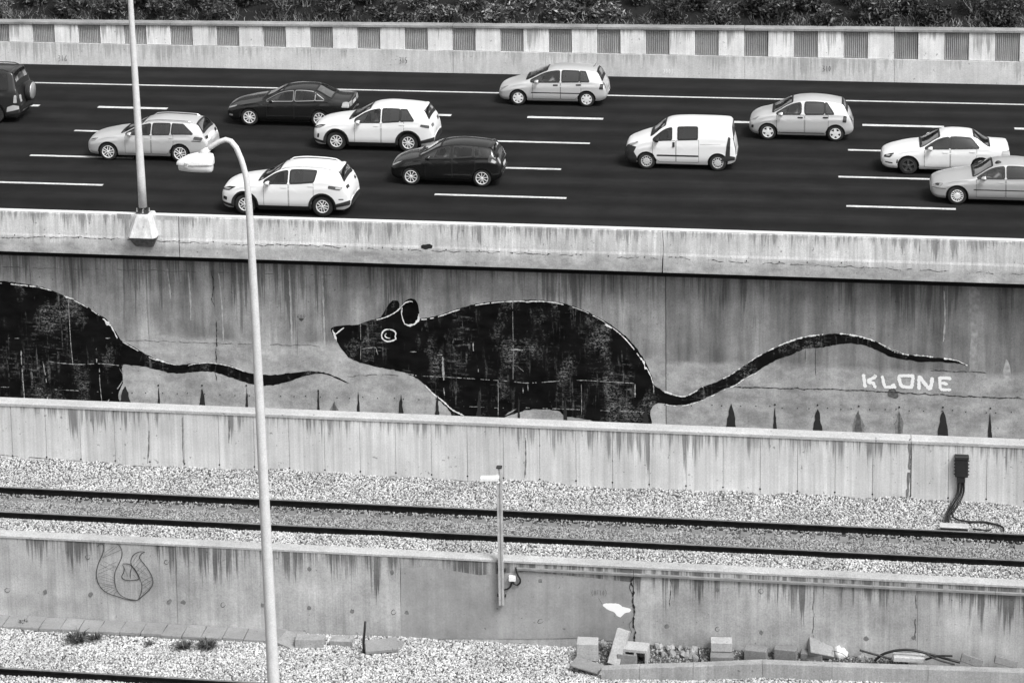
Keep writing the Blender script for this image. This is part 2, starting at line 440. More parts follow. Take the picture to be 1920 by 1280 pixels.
mw = empty('retaining_wall', (-10, Y_MUR, -7.2), 'tall grey streaked concrete wall under the highway painted with black rats', 'wall')
MAT['mural_wall'] = concrete('streaked_wall_concrete', .33, .3, .42, drip=(-.5, 2.2, .55), lower=(-3.45, .44), seed=11, grain=.22, sx=1.7)
MAT['mural_wall_b'] = concrete('darker_streaked_wall_concrete', .24, .25, .45, drip=(-.5, 2.4, .5), lower=(-3.6, .40), seed=12, grain=.22, sx=1.7)
XJ2 = at(1248.5, 650, Y=Y_MUR)[0]
for a, b in ((XL, XJ2-.012), (XJ2+.012, XR)):
    ob('wall_section', box(a, b, Y_MUR, Y_MUR+.6, -7.3, -.40), MAT['mural_wall' if a == XL else 'mural_wall_b'], mw)
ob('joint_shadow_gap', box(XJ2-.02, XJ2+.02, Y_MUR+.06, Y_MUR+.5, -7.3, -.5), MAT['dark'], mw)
# painted rats: flat black house paint with scuffs where it has flaked
def blackpaint():
    t = NT('flaking_black_paint'); X, Y, Z = t.xyz()
    h = t.noise((1.6, 1, 11), 5, .7, (2, 0, 5)); w = t.noise((.7, 1, .35), 4, .6, (7, 0, 1)); vv = t.noise((7, 1, .7), 5, .65, (1, 0, 3)); s = t.noise((14, 14, 14), 4, .7)
    sc = t.m('MULTIPLY', t.ramp(h, .53, .64), t.m('MULTIPLY', t.ramp(w, .51, .62), t.ramp(s, .42, .6)))
    sv = t.m('MULTIPLY', t.ramp(vv, .55, .66), t.m('MULTIPLY', t.ramp(w, .47, .58), t.ramp(s, .4, .62)))
    blot = t.m('MULTIPLY', t.ramp(t.noise((.9, 1, .45), 5, .62, (13, 0, 4)), .52, .62), t.m('MULTIPLY', t.ramp(t.noise((16, 16, 22), 4, .75), .46, .62), t.ramp(h, .36, .58)))
    fl = t.m('MAXIMUM', t.m('MAXIMUM', t.m('MULTIPLY', sc, .6), t.m('MULTIPLY', sv, .7)), blot)
    v = t.m('ADD', t.m('MULTIPLY', fl, .26), t.ramp(t.noise((1.5, 1, 3), 4), .35, .7, .003, .009))
    return t.bsdf(v, .8, Specular_IOR_Level=.05)
MAT['black'] = blackpaint()
MAT['white'] = worn('white_wall_paint', .74, .8, .3, 9); MAT['seam'] = worn('bare_concrete_in_paint', .33, .9, .5, 12)
def Z6(L): return [(600+x/2.8235, 500+y/2.8235) for x, y in L]
def Z7(L): return [(1240+x/2.8235, 420+y/2.8235) for x, y in L]
def Z5(L): return [(x/3, 380+y/3) for x, y in L]
rat_top = Z6([(57, 325), (75, 318), (125, 312), (215, 302), (240, 290), (300, 275), (340, 262), (390, 240), (435, 225), (480, 260), (527, 272), (560, 272), (620, 260), (680, 240), (740, 220), (800, 203), (870, 190), (950, 182), (1020, 178), (1100, 176), (1200, 180), (1290, 195), (1350, 212), (1420, 240), (1480, 270), (1530, 300), (1590, 345), (1640, 390), (1690, 450), (1730, 515), (1755, 575), (1772, 628), (1800, 645)])
tail_top = Z7([(8, 884), (40, 895), (80, 908), (120, 912), (160, 898), (220, 860), (290, 835), (340, 812), (380, 790), (430, 755), (490, 715), (540, 685), (600, 655), (680, 622), (750, 600), (830, 588), (920, 580), (990, 585), (1060, 598), (1130, 620), (1200, 655), (1280, 688), (1380, 697), (1480, 710), (1560, 722), (1622, 749)])
tail_bot = Z7([(1580, 740), (1520, 732), (1440, 729), (1380, 730), (1300, 718), (1220, 705), (1170, 680), (1100, 650), (1040, 635), (990, 633), (920, 640), (840, 655), (760, 660), (690, 690), (620, 715), (560, 745), (510, 780), (440, 815), (390, 850), (340, 870), (270, 905), (200, 935), (130, 955), (60, 958), (12, 948)])
rat_bot = Z6([(1790, 722), (1762, 738), (1748, 780), (1742, 850), (1560, 848), (1470, 822), (1370, 800), (1295, 790), (1270, 766), (1200, 755), (1100, 757), (1040, 775), (960, 806), (930, 850), (735, 850), (690, 770), (650, 725), (610, 685), (560, 630), (520, 595), (460, 565), (400, 548), (330, 535), (260, 520), (210, 505), (165, 488), (130, 455), (100, 415), (75, 375)])
def dark_label(o, l): o['label'] = l; return o
rat = ob('painted_rat', blob(rat_top+tail_top+tail_bot+rat_bot, Y_MUR, .004, .9, 5), MAT['black'], mw)
dark_label(rat, 'huge flat black rat with pointed snout, long tail and white outline')
ob('painted_ear', blob(Z6([(325, 268), (345, 230), (370, 190), (385, 178), (410, 180), (422, 200), (412, 232), (380, 252)]), Y_MUR, .005, .4, 4), MAT['black'], rat)
ob('painted_ear', blob(Z6([(430, 240), (435, 205), (455, 180), (480, 168), (500, 172), (515, 190), (522, 220), (526, 265), (520, 290), (500, 305), (470, 312), (450, 305), (438, 275)]), Y_MUR, .006, .4, 4), MAT['black'], rat)
def wl(pts, w, name='white_outline', br=.0, jit=.45, par=None, st=3):
    thin = name in ('paint_seam', 'paint_run')
    return ob(name, stroke(pts, w*(.66 if thin else .82), Y_MUR, .010, jit*1.15, st*.8, broken=min(.75, br*1.25+.04) if br or thin else 0), MAT['seam' if thin else 'white'], par or rat)
wl(Z6([(218, 305), (240, 295), (300, 280), (350, 266), (400, 240), (430, 212), (450, 192), (478, 182), (492, 186)]), 2.4, br=.06)
wl(Z6([(436, 215), (432, 245), (440, 280), (448, 302)]), 2.6)
wl(Z6([(448, 302), (470, 309), (498, 304), (512, 290), (522, 278), (524, 250)]), 4.6, jit=.4)
wl(Z6([(530, 278), (565, 277), (625, 264), (700, 238), (760, 220), (830, 202), (900, 192), (980, 184)]), 2.2, br=.1)
wl(Z6([(980, 184), (1060, 182), (1100, 185), (1130, 182), (1220, 186), (1290, 200)]), 2.8, br=.12)
wl(Z6([(1290, 200), (1360, 220), (1430, 250), (1490, 282), (1515, 300)]), 1.6, br=.35)
wl(Z6([(1512, 303), (1530, 315), (1548, 322)]), 6.5)
wl(Z6([(1548, 322), (1600, 365), (1650, 420), (1690, 475)]), 1.9, br=.1)
wl(Z6([(1692, 478), (1712, 500), (1720, 530), (1735, 545)]), 4.2, jit=.6)
wl(Z6([(1735, 545), (1752, 580), (1764, 620)]), 2.0)
wl(Z6([(555, 625), (600, 672), (645, 705), (700, 755), (762, 786)]), 3.0, br=.05)
eye = wl(Z6([(370, 330), (345, 334), (328, 352), (330, 378), (352, 394), (378, 392), (402, 382), (398, 368), (402, 350), (388, 336), (366, 330)]), 3.4, 'painted_eye', 0, .25)
wl(Z6([(352, 352), (343, 362), (352, 374), (372, 378)]), 3.0, 'painted_eye', 0, .2)
wl(Z6([(66, 334), (78, 360), (88, 392)]), 4.2, 'painted_nose', 0, .5)
wl(Z6([(78, 362), (100, 342), (128, 322)]), 3.6, 'painted_nose', 0, .4)
wl(Z6([(450, 562), (520, 576), (600, 580), (750, 588), (900, 598), (1000, 605), (1100, 614), (1240, 606), (1380, 600), (1520, 608), (1640, 614), (1762, 622)]), 1.5, 'paint_seam', .3, .8)
wl(Z6([(755, 738), (850, 741), (940, 746), (1060, 745), (1180, 748), (1300, 752), (1500, 760), (1720, 768)]), 1.6, 'paint_seam', .35, .8)
wl(Z6([(1020, 180), (1021, 300), (1023, 420), (1022, 600)]), 1.0, 'paint_seam', .15, .5)
wl(Z6([(943, 598), (944, 700), (943, 805)]), 1.4, 'paint_seam', .1, .5)
wl(Z6([(1383, 600), (1385, 690), (1385, 780)]), 1.1, 'paint_seam', .15, .5)
wl(Z6([(215, 300), (216, 400), (215, 490)]), 1.2, 'paint_seam', .15, .5)
wl(Z6([(216, 436), (250, 430), (293, 427), (300, 445), (316, 490)]), 1.6, 'paint_seam', .15, .6)
wl(Z6([(650, 476), (652, 540), (655, 600)]), 4.5, 'paint_run', .1, .6)
wl(Z6([(655, 640), (660, 680)]), 3.0, 'paint_run'); wl(Z6([(811, 402), (812, 445)]), 3.6, 'paint_run'); wl(Z6([(838, 540), (838, 556)]), 3.2, 'paint_run')
wl(Z6([(1000, 438), (1040, 438), (1076, 440)]), 3.0, 'paint_run', 0, .8); wl(Z6([(1050, 530), (1078, 553)]), 2.2, 'paint_run'); wl(Z6([(980, 786), (1038, 752)]), 3.2, 'paint_run')
wl(Z6([(435, 446), (510, 450)]), 2.2, 'paint_run', .2, .8); wl(Z6([(1075, 640), (1076, 668)]), 2.5, 'paint_run'); wl(Z6([(1100, 620), (1102, 655)]), 2.0, 'paint_run')
wl(Z6([(1668, 620), (1668, 690)]), 3, 'paint_run'); wl(Z6([(1765, 620), (1768, 670)]), 2.4, 'paint_run'); wl(Z6([(620, 465), (650, 466)]), 3, 'paint_run', .2, .8)
for k, (a, b) in enumerate(((0, 5), (6, 12), (11, 17), (17, 22), (19, 26))):      # chalky edge of the tail
    wl([(x, y-.5) for x, y in tail_top[a:b+1]], (2.6, 2.0, 2.4, 3.2, 2.4)[k], 'white_outline', (.45, .25, .3, .25, .3)[k], .8)
wl([(x, y+1) for x, y in tail_bot[13:25]], 1.6, 'white_outline', .55, .8)
ob('paint_drip', stroke(Z7([(762, 655), (762, 730)]), .9, Y_MUR, .006), MAT['stain'], rat); ob('paint_drip', stroke(Z7([(816, 650), (816, 800)]), .9, Y_MUR, .006), MAT['stain'], rat)

r2 = Z5([(0, 440), (80, 448), (160, 460), (240, 475), (330, 510), (420, 550), (500, 590), (560, 630), (600, 660), (640, 710), (680, 770), (740, 805), (800, 838), (870, 875), (940, 900), (1010, 912), (1080, 905), (1150, 897), (1220, 903), (1290, 915), (1350, 935), (1400, 958), (1460, 965), (1530, 967), (1590, 962), (1650, 955), (1720, 946), (1790, 948), (1850, 963), (1920, 992), (1972, 1020),
         (1920, 998), (1880, 979), (1820, 962), (1740, 967), (1680, 987), (1600, 1010), (1520, 1028), (1450, 1025), (1380, 1010), (1320, 990), (1260, 970), (1200, 952), (1120, 948), (1040, 957), (960, 957), (880, 937), (800, 920), (740, 915), (695, 908), (687, 935), (692, 970), (690, 1015), (670, 1060), (667, 1100), (672, 1160), (400, 1160), (200, 1160), (0, 1160), (-700, 1150), (-1150, 1120), (-1300, 900), (-1200, 700), (-900, 540), (-500, 460), (-200, 440)])
rat2 = ob('painted_rat', blob(r2, Y_MUR, .004, .9, 5), MAT['black'], mw)
dark_label(rat2, 'black rat rump and thin wavy tail cut off by the picture edge')
def w2(pts, w, name='white_outline', br=0., jit=.5): return wl(Z5(pts), w, name, br, jit, rat2)
w2([(0, 452), (60, 457), (150, 466), (215, 474), (290, 494)], 2.4, br=.2); w2([(200, 470), (225, 474)], 4); w2([(360, 522), (385, 532), (415, 540)], 5.5, jit=.7); w2([(415, 548), (480, 582), (560, 634)], 1.8, br=.3)
w2([(580, 650), (600, 672), (622, 690)], 7, jit=.6); w2([(622, 690), (640, 720), (660, 762)], 2.6); w2([(690, 782), (760, 822), (830, 864), (900, 890), (990, 912)], 2.0, br=.3); w2([(1060, 915), (1090, 906), (1180, 900), (1290, 918), (1380, 950)], 1.7, br=.1); w2([(880, 878), (930, 896)], 4, jit=.7)
w2([(383, 535), (390, 640), (398, 780), (410, 905)], 1.5, 'paint_seam', .08); w2([(270, 890), (330, 900), (450, 908), (560, 904), (690, 916), (800, 922)], 1.8, 'paint_seam', .15, .8); w2([(120, 830), (122, 900), (140, 1120)], 2.6, 'paint_run', .1, .7); w2([(118, 850), (128, 910)], 8, 'paint_run', .1, .7)
w2([(600, 1128), (640, 1070), (672, 1030), (690, 1000)], 2.6, 'paint_run', 0, .5); w2([(672, 930), (690, 960)], 2.5, 'paint_run'); w2([(560, 930), (562, 1010), (575, 1130)], 1.8, 'paint_run', .15); w2([(245, 905), (262, 1010), (270, 1120)], 2.2, 'paint_run', .3, .8); w2([(20, 760), (110, 762)], 1.6, 'paint_seam', .3); w2([(540, 765), (620, 760)], 1.8, 'paint_seam', .3, .8); w2([(540, 770), (545, 900)], 2, 'paint_seam', .3, .8)
w2([(5, 1035), (130, 1040), (330, 1050), (520, 1060), (660, 1070)], 1.3, 'paint_seam', .5, .8)
# signature
sg = lambda L: [(1600+x/8.727, 680+y/8.727) for x, y in L]
LET = {'K': [[(165, 180), (178, 290), (195, 405)], [(335, 195), (362, 218), (300, 260), (225, 298)], [(225, 318), (315, 325), (345, 370), (367, 415)]],
       'L': [[(470, 205), (490, 300), (512, 392)], [(500, 395), (600, 395), (705, 396)], [(610, 388), (680, 345)]],
       'O': [[(735, 218), (760, 300), (785, 388)], [(770, 380), (870, 395), (975, 402)], [(958, 400), (968, 300), (985, 225)], [(730, 215), (860, 208), (1000, 215)]],
       'N': [[(1078, 440), (1072, 330), (1085, 205)], [(1085, 220), (1160, 330), (1262, 440)], [(1258, 440), (1280, 330), (1292, 232)]],
       'E': [[(1605, 262), (1530, 247), (1385, 247)], [(1412, 250), (1418, 340), (1422, 430)], [(1430, 335), (1480, 332), (1545, 352)], [(1415, 428), (1500, 437), (1602, 437)]]}
sgw = {'K': 6.4, 'L': 6.0, 'O': 6.6, 'N': 6.8, 'E': 6.0}
SIG = []
for ch, sts in LET.items():
    VF = ([], [])
    for i, s_ in enumerate(sts):
        v = stroke(sg(s_), sgw[ch], Y_MUR, .008+.0012*i, .2, 1.3); VF = join(VF, v)
    SIG.append(ob('painted_letter', VF, MAT['chalk'], mw))
# weep stains
MAT['halo'] = worn('damp_concrete', .20, .9, .35, 9)
for (x, y0, y1, w, g) in [(235, 725, 762, 9, 0), (298, 728, 766, 2.2, 0), (379, 730, 768, 5.2, 0), (463, 728, 770, 2.2, 0), (597, 730, 776, 2.2, 0), (627, 752, 780, 4, 1), (672, 735, 778, 2.2, 0), (752, 741, 782, 4, 0), (820, 744, 784, 3.4, 0), (898, 741, 786, 4, 0), (973, 744, 790, 2, 0), (1060, 746, 792, 3.2, 0), (1211, 760, 798, 5, 0),
                        (1371, 757, 803, 7.5, 0), (1453, 765, 806, 2.6, 0), (1533, 767, 810, 7, 0), (1609, 769, 813, 5.5, 1), (1686, 769, 815, 2.6, 1), (1768, 770, 818, 8, 0), (1856, 771, 822, 3, 0)]:
    rr = random.Random(int(x)); L, R_ = [], []
    for i in range(9):
        t_ = i/8; yy = y0+(y1+8-y0)*t_; k = 1.18*w*min(1, .10+1.05*t_**.62)*(.9+.18*t_)
        L.append((x-k+rr.uniform(-1, 1)*min(1, w*.25), yy)); R_.append((x+k+rr.uniform(-1, 1)*min(1, w*.25), yy))
    if g: ob('damp_halo', blob([(x+rr.uniform(-2, 2), y0+4)]+[(a+3+w*.35+rr.uniform(-1, 2), b+3) for a, b in R_[3:]]+[(a-3-w*.35-rr.uniform(-1, 2), b+3) for a, b in L[:2:-1]], Y_MUR, .009, 1.0, 4), MAT['halo'], mw)
    ob('weep_stain', blob([(x, y0-2)]+R_+L[::-1], Y_MUR, .013, .1, 5), MAT['stain_grey' if g else 'stain'], mw)
for i in range(64):
    xx = 250+i*27+RNG.uniform(-7, 7); yy = 730+xx*.0225 + RNG.uniform(-1.5, 1.5)-12
    p = at(xx, yy+12, Y=Y_MUR)
    ob('tie_hole', lathe([(.02, 0), (.02, .006)], 6, 'y'), MAT['dark'], mw, (p[0], Y_MUR-.016, p[2]))
for x, y in ((297, 722), (379, 722), (462, 722), (597, 732), (1453, 758), (1533, 759), (1610, 761), (1686, 763), (1768, 763), (1857, 765)):
    p = at(x, y, Y=Y_MUR); ob('weep_hole', lathe([(.03, 0), (.03, .006)], 8, 'y'), MAT['dark'], mw, (p[0], Y_MUR-.018, p[2]))
def crack(px, w, Y, par, br=.1, mat='stain', off=.007, jit=.7): return ob('crack', stroke(px, w, Y, off, jit, 3, broken=br, wander=2.6), MAT[mat], par)
crack([(1345, 724), (1440, 727), (1560, 730), (1680, 736), (1760, 740), (1840, 744), (1920, 746)], 1.6, Y_MUR, mw)
crack([(235, 637), (320, 640), (400, 643), (480, 645), (600, 648)], .9, Y_MUR, mw, .3, 'stain_grey'); crack([(650, 705), (720, 702), (760, 705)], .9, Y_MUR, mw, .3, 'stain_grey')
crack([(405, 600), (406, 640), (404, 680), (406, 712)], 1.6, Y_MUR, mw, .15); crack([(396, 506), (400, 530), (398, 560), (402, 575)], 1.4, Y_MUR, mw, .3); crack([(1745, 695), (1830, 697), (1850, 700)], 1.2, Y_MUR, mw, .2)
crack([(0, 500), (150, 505), (320, 508), (480, 512), (640, 517)], .9, Y_MUR, mw, .45, 'stain_grey')
MAT['lime'] = worn('pale_lime_streak', .36, .9, .3, 7)
for px in ([(410, 510), (416, 570), (419, 640)], [(542, 505), (545, 570), (547, 642)], [(604, 512), (607, 580), (609, 648)], [(313, 500), (317, 530), (320, 560)], [(353, 510), (357, 560), (358, 600)], [(1770, 545), (1772, 600), (1769, 640)]):
    ob('lime_streak', stroke(px, 2.6, Y_MUR, .005, .6, 4), MAT['lime'], mw)
ob('lime_streak', blob([(1818, 545), (1836, 548), (1833, 620), (1832, 700), (1818, 700), (1820, 620)], Y_MUR, .003, 1), worn('pale_lime_band', .27, .9, .3, 7), mw)
ob('lime_streak', blob([(1887, 672), (1893, 685), (1896, 712), (1886, 717), (1879, 712), (1882, 690)], Y_MUR, .005, .8), MAT['lime'], mw)
ob('dark_blotch', blob([(1668, 728), (1680, 730), (1684, 742), (1680, 748), (1672, 746), (1664, 742)], Y_MUR, .006, 1.2, 3), MAT['stain_grey'], mw)
writing('650', 557, 590, 6, 5, Y_MUR, .007, 1.0, MAT['ink'], mw, 'scrawled_number'); ob('painted_heart', blob([(560, 597), (565, 596), (570, 597), (565, 602)], Y_MUR, .007, .2, 3), MAT['ink'], mw)

# ------------------------------------------------------------------ flood wall between river and railway
MAT['flood'] = concrete('flood_wall_concrete', .58, .14, .2, drip=(-.55, .75, .6), seed=13, grain=.14, sx=7)
MAT['flood_cap'] = concrete('flood_wall_cap_concrete', .42, .15, .05, seed=14, grain=.25)
fl = empty('flood_wall', (-8.6, Y_FLOOD, -2.4), 'long pale concrete wall of upright panels beside the railway track', 'wall')
FP = .9628; fx0 = -22.33
for k in range(-22, 40):
    x0 = fx0+FP*k+.004; x1 = fx0+FP*(k+1)-.004
    if abs(x0-1.755) < .5: x0 += .02
    ob('wall_panel', box(x0, x1, Y_FLOOD+RNG.uniform(0, .006), Y_FLOOD+.3, -7.2, -.575, .006), MAT['flood'], fl)
    p = Vector((fx0+FP*k, Y_FLOOD-.003, -2.0+RNG.uniform(-.01, .01)))
    ob('tie_hole', lathe([(.024, 0), (.024, .006)], 8, 'y'), MAT['dark'], fl, p)
ob('joint_backing', box(XL, XR, Y_FLOOD+.03, Y_FLOOD+.2, -7.2, -.62), MAT['backing'], fl)
for a, b in ((XL, -27.0), (-26.98, 1.735), (1.755, XR)):
    ob('wall_cap', prism([(Y_FLOOD-.02, -.58), (Y_FLOOD-.02, -.51), (Y_FLOOD+.03, -.48), (Y_FLOOD+.33, -.47), (Y_FLOOD+.34, -.58)], a, b), MAT['flood_cap'], fl)
crack([(0, 853), (100, 860), (220, 870), (340, 879)], 1.1, Y_FLOOD, fl, .3, 'stain_grey', .004); crack([(700, 893), (860, 900), (1000, 912), (1140, 920), (1400, 930)], .9, Y_FLOOD, fl, .45, 'stain_grey', .004)
MAT['stain_mid'] = worn('brown_run_stain', .16, .9, .35, 8)
for px, w in (([(1706, 822), (1705, 870), (1701, 935)], 5.0), ([(280, 800), (279, 830), (277, 868)], 2.2), ([(342, 782), (343, 840), (345, 872)], 2.6), ([(985, 820), (986, 860), (984, 895)], 2.4), ([(430, 780), (430, 800), (429, 830)], 3)):
    ob('run_stain', stroke(px, w, Y_FLOOD, .004, .5, 5, broken=.1), MAT['stain_mid'], fl)

# ------------------------------------------------------------------ lower retaining wall beside the second track
MAT['low'] = concrete('lower_wall_concrete', .38, .28, .2, drip=(-2.25, 1.0, .68), seed=17, grain=.2, sx=6)
MAT['low_cap'] = concrete('lower_wall_cap', .38, .2, .05, seed=18, grain=.3)
lw = empty('low_retaining_wall', (-8, Y_LOW, Z_LOW), 'stained concrete retaining wall in the foreground below the upper railway track', 'wall')
xs_ = [XL, -30, at(331, 1100, Y=Y_LOW)[0], at(751, 1120, Y=Y_LOW)[0], at(1188, 1130, Y=Y_LOW)[0], at(1720, 1160, Y=Y_LOW)[0], XR]
for i in range(len(xs_)-1):
    ob('wall_section', box(xs_[i]+.003, xs_[i+1]-.003, Y_LOW+(.012 if i % 2 else 0), Y_LOW+.3, Z_LOW-.6, -2.27, .006), MAT['low'], lw)
ob('wall_cap', prism([(Y_LOW-.012, -2.3), (Y_LOW-.012, -2.25), (Y_LOW+.02, -2.225), (Y_LOW+.26, -2.215), (Y_LOW+.30, -2.3)], XL, XR), MAT['low_cap'], lw)
MAT['plaster'] = concrete('smooth_render_patch', .29, .25, .1, seed=19, grain=.12)
ob('render_patch', blob([(752, 1065), (800, 1062), (900, 1078), (990, 1070), (1100, 1082), (1186, 1090), (1184, 1130), (1188, 1180), (1186, 1206), (1090, 1196), (990, 1196), (870, 1196), (752, 1198)], Y_LOW, .004, 1.0, 8, False), MAT['plaster'], lw)
ob('white_paint_splash', blob([(1130, 1134), (1137, 1130), (1160, 1131), (1167, 1136), (1182, 1140), (1181, 1146), (1172, 1149), (1163, 1156), (1157, 1153), (1150, 1146), (1140, 1142)], Y_LOW, .009, .5, 3), MAT['chalk'], lw)
crack([(1190, 1078), (1183, 1090), (1188, 1105), (1186, 1125), (1190, 1145), (1187, 1165), (1190, 1185), (1189, 1210)], 2.6, Y_LOW, lw, .05, 'stain', .012, .9)
crack([(1182, 1092), (1180, 1100), (1186, 1112)], 1.6, Y_LOW, lw, .1, 'stain', .012); crack([(1186, 1160), (1180, 1170), (1184, 1185)], 1.6, Y_LOW, lw, .1, 'stain', .012)
crack([(1257, 1078), (1257, 1110), (1256, 1135)], 1.0, Y_LOW, lw, .1); crack([(1526, 1105), (1525, 1150), (1524, 1200)], 1.0, Y_LOW, lw, .15, 'stain_grey'); crack([(1718, 1108), (1717, 1150), (1716, 1200)], 2.0, Y_LOW, lw, .2, 'stain_grey')
writing('(HF10)', 1109, 1106, 5.2, 9, Y_LOW, .009, 1.0, MAT['ink'], lw, 'scrawled_mark')
ob('scrawled_mark', stroke([(1122, 1120), (1129, 1131)], 1.0, Y_LOW, .009), MAT['ink'], lw)
for i, (x, y) in enumerate(((14, 1106), (85, 1109), (170, 1114), (165, 1044), (318, 1127), (344, 1128), (418, 1133), (492, 1134), (580, 1139), (312, 1053), (580, 1066), (660, 1145), (738, 1147), (763, 1148), (1013, 1088), (1013, 1164), (735, 1073), (1344, 1105), (1427, 1108), (1427, 1185), (1250, 1173), (1345, 1178), (1624, 1197), (1712, 1195))):
    rr = random.Random(i); c = [(x+math.cos(a)*(4+rr.uniform(-1, 1.6)), y+math.sin(a)*(4+rr.uniform(-1, 1.6))) for a in np.linspace(0, 5.6, 9)]
    ob('tie_plug', blob(c, Y_LOW, .005, .3, 2) if i % 3 else stroke(c, 1.5, Y_LOW, .005), MAT['stain_mid' if i % 3 else 'stain_grey'], lw)
# onion-shaped line drawing
gz = lambda L: [(x/3, 980+y/3) for x, y in L]
VF = ([], [])
for px, w in (([(548, 132), (560, 118), (578, 118), (585, 140), (575, 180), (555, 225), (543, 280), (550, 330), (575, 370), (610, 395), (660, 412), (720, 430), (770, 433), (800, 410), (840, 375), (860, 340), (855, 300), (830, 255), (795, 210), (785, 190), (800, 168), (817, 162)], 1.8),
              ([(640, 115), (665, 120), (685, 150), (685, 190), (668, 230), (648, 275), (645, 320), (655, 370), (680, 405), (720, 425), (765, 432)], 1.5),
              ([(815, 162), (790, 160), (755, 175), (738, 205), (740, 235), (760, 260), (780, 295), (790, 320), (798, 350), (795, 390), (780, 425)], 1.6),
              ([(688, 232), (700, 255), (695, 280), (685, 300), (700, 318), (735, 322), (780, 315), (775, 290), (745, 245), (725, 230), (690, 228)], 1.9), ([(742, 240), (734, 280), (736, 312)], 1.6)):
    VF = join(VF, stroke(gz(px), w, Y_LOW, .008, .15, 3))
for a, b in (((580, 190), (660, 130)), ((590, 165), (640, 130)), ((575, 195), (680, 150)), ((560, 230), (640, 268)), ((585, 215), (655, 250)), ((555, 265), (660, 215)), ((552, 285), (655, 240)), ((548, 305), (600, 285)), ((600, 285), (645, 310)), ((565, 315), (645, 335)), ((570, 300), (640, 320)), ((555, 335), (640, 350)), ((575, 345), (645, 365)), ((565, 365), (625, 345)), ((580, 375), (630, 355)), ((595, 385), (640, 360)), ((615, 395), (650, 370)), ((640, 400), (660, 380)),
             ((745, 220), (775, 175)), ((745, 245), (790, 190)), ((755, 255), (795, 210)), ((770, 270), (810, 235)), ((780, 290), (820, 250)), ((765, 240), (830, 290)), ((775, 260), (845, 310)), ((790, 300), (850, 330)), ((800, 330), (850, 300)), ((800, 350), (855, 320)), ((800, 370), (845, 335)), ((805, 395), (850, 355)), ((800, 340), (840, 375)), ((700, 250), (720, 300)), ((750, 290), (770, 310))):
    VF = join(VF, stroke(gz([a, b]), .95, Y_LOW, .0095, .3, 4, smooth=False))
ob('painted_line_drawing', VF, MAT['ink'], lw)['label'] = 'black line drawing of hatched onion-like curling petals'

# ------------------------------------------------------------------ railway: ballast, sleepers, rails
def hsh(x, y, s): return mnoise.noise(Vector((x*s, y*s, s*3.3)))
def up_z(x, y):
    heap = max(0, (y-58.35)/1.15)**1.3*(.17+.13*hsh(x, 0, .55)+.06*hsh(x, 1, 1.7))
    inn = 0
    if 56.2 < y < 57.56: inn = -.085+.095*max(0, min(1, (57.36-y)/.3))+.02*hsh(x, y, 4)
    if y < 56.05: inn = .045-.05*max(0, min(1, (55.8-y)/.35))+.05*hsh(x, 0, .8)*max(0, 1-abs(y-55.95)/.3)
    return Z_BAL+.04+heap+inn+.012*hsh(x, y, 2.3)
def low_z(x, y):
    h = Z_LOW-.05+.03*hsh(x, y, 1.1)
    h += .13*math.exp(-((x+9.5)/3.2)**2)*math.exp(-((y-54.3)/.9)**2)
    if y < 53.9: h += .09*min(1, (53.9-y)/.6)
    if x > -5.8 and y > 53.7: h -= .02
    return h
def sheet(name, x0, x1, y0, y1, st, fz, mat):
    nx, ny = int((x1-x0)/st), int((y1-y0)/st); V, Fc = [], []
    for j in range(ny+1):
        for i in range(nx+1):
            x, y = x0+(x1-x0)*i/nx, y0+(y1-y0)*j/ny; V.append((x, y, fz(x, y)))
    for j in range(ny):
        for i in range(nx): a = j*(nx+1)+i; Fc.append((a, a+1, a+nx+2, a+nx+1))
    return ob(name, (V, Fc), mat, smooth=True)
MAT['ballast_bed'] = worn('ballast_bed', .05, .95, .4, 18)
def stonemat(name, lo, hi, dirt=0.0):
    t = NT(name); r = t.node('ShaderNodeObjectInfo').outputs['Random']
    n = t.noise((30, 30, 30), 3, .6); d = t.noise((.9, .9, .9), 4, .6)
    v = t.ramp(t.m('POWER', r, .8), 0, 1, lo, hi)
    v = t.m('MULTIPLY', v, t.ramp(n, .3, .7, .75, 1.2)); v = t.m('MULTIPLY', v, t.ramp(d, .35, .65, .8, 1.1))
    Y = t.xyz()[1]; oil = t.m('MULTIPLY', t.ramp(Y, 56.0, 56.25), t.ramp(Y, 57.75, 57.55)); v = t.m('MULTIPLY', v, t.m('SUBTRACT', 1.0, t.m('MULTIPLY', oil, dirt)))
    return t.bsdf(v, .9)
MAT['stone'] = stonemat('pale_ballast_stone', .11, .62, .36)
MAT['stone2'] = stonemat('white_ballast_stone', .13, .68)
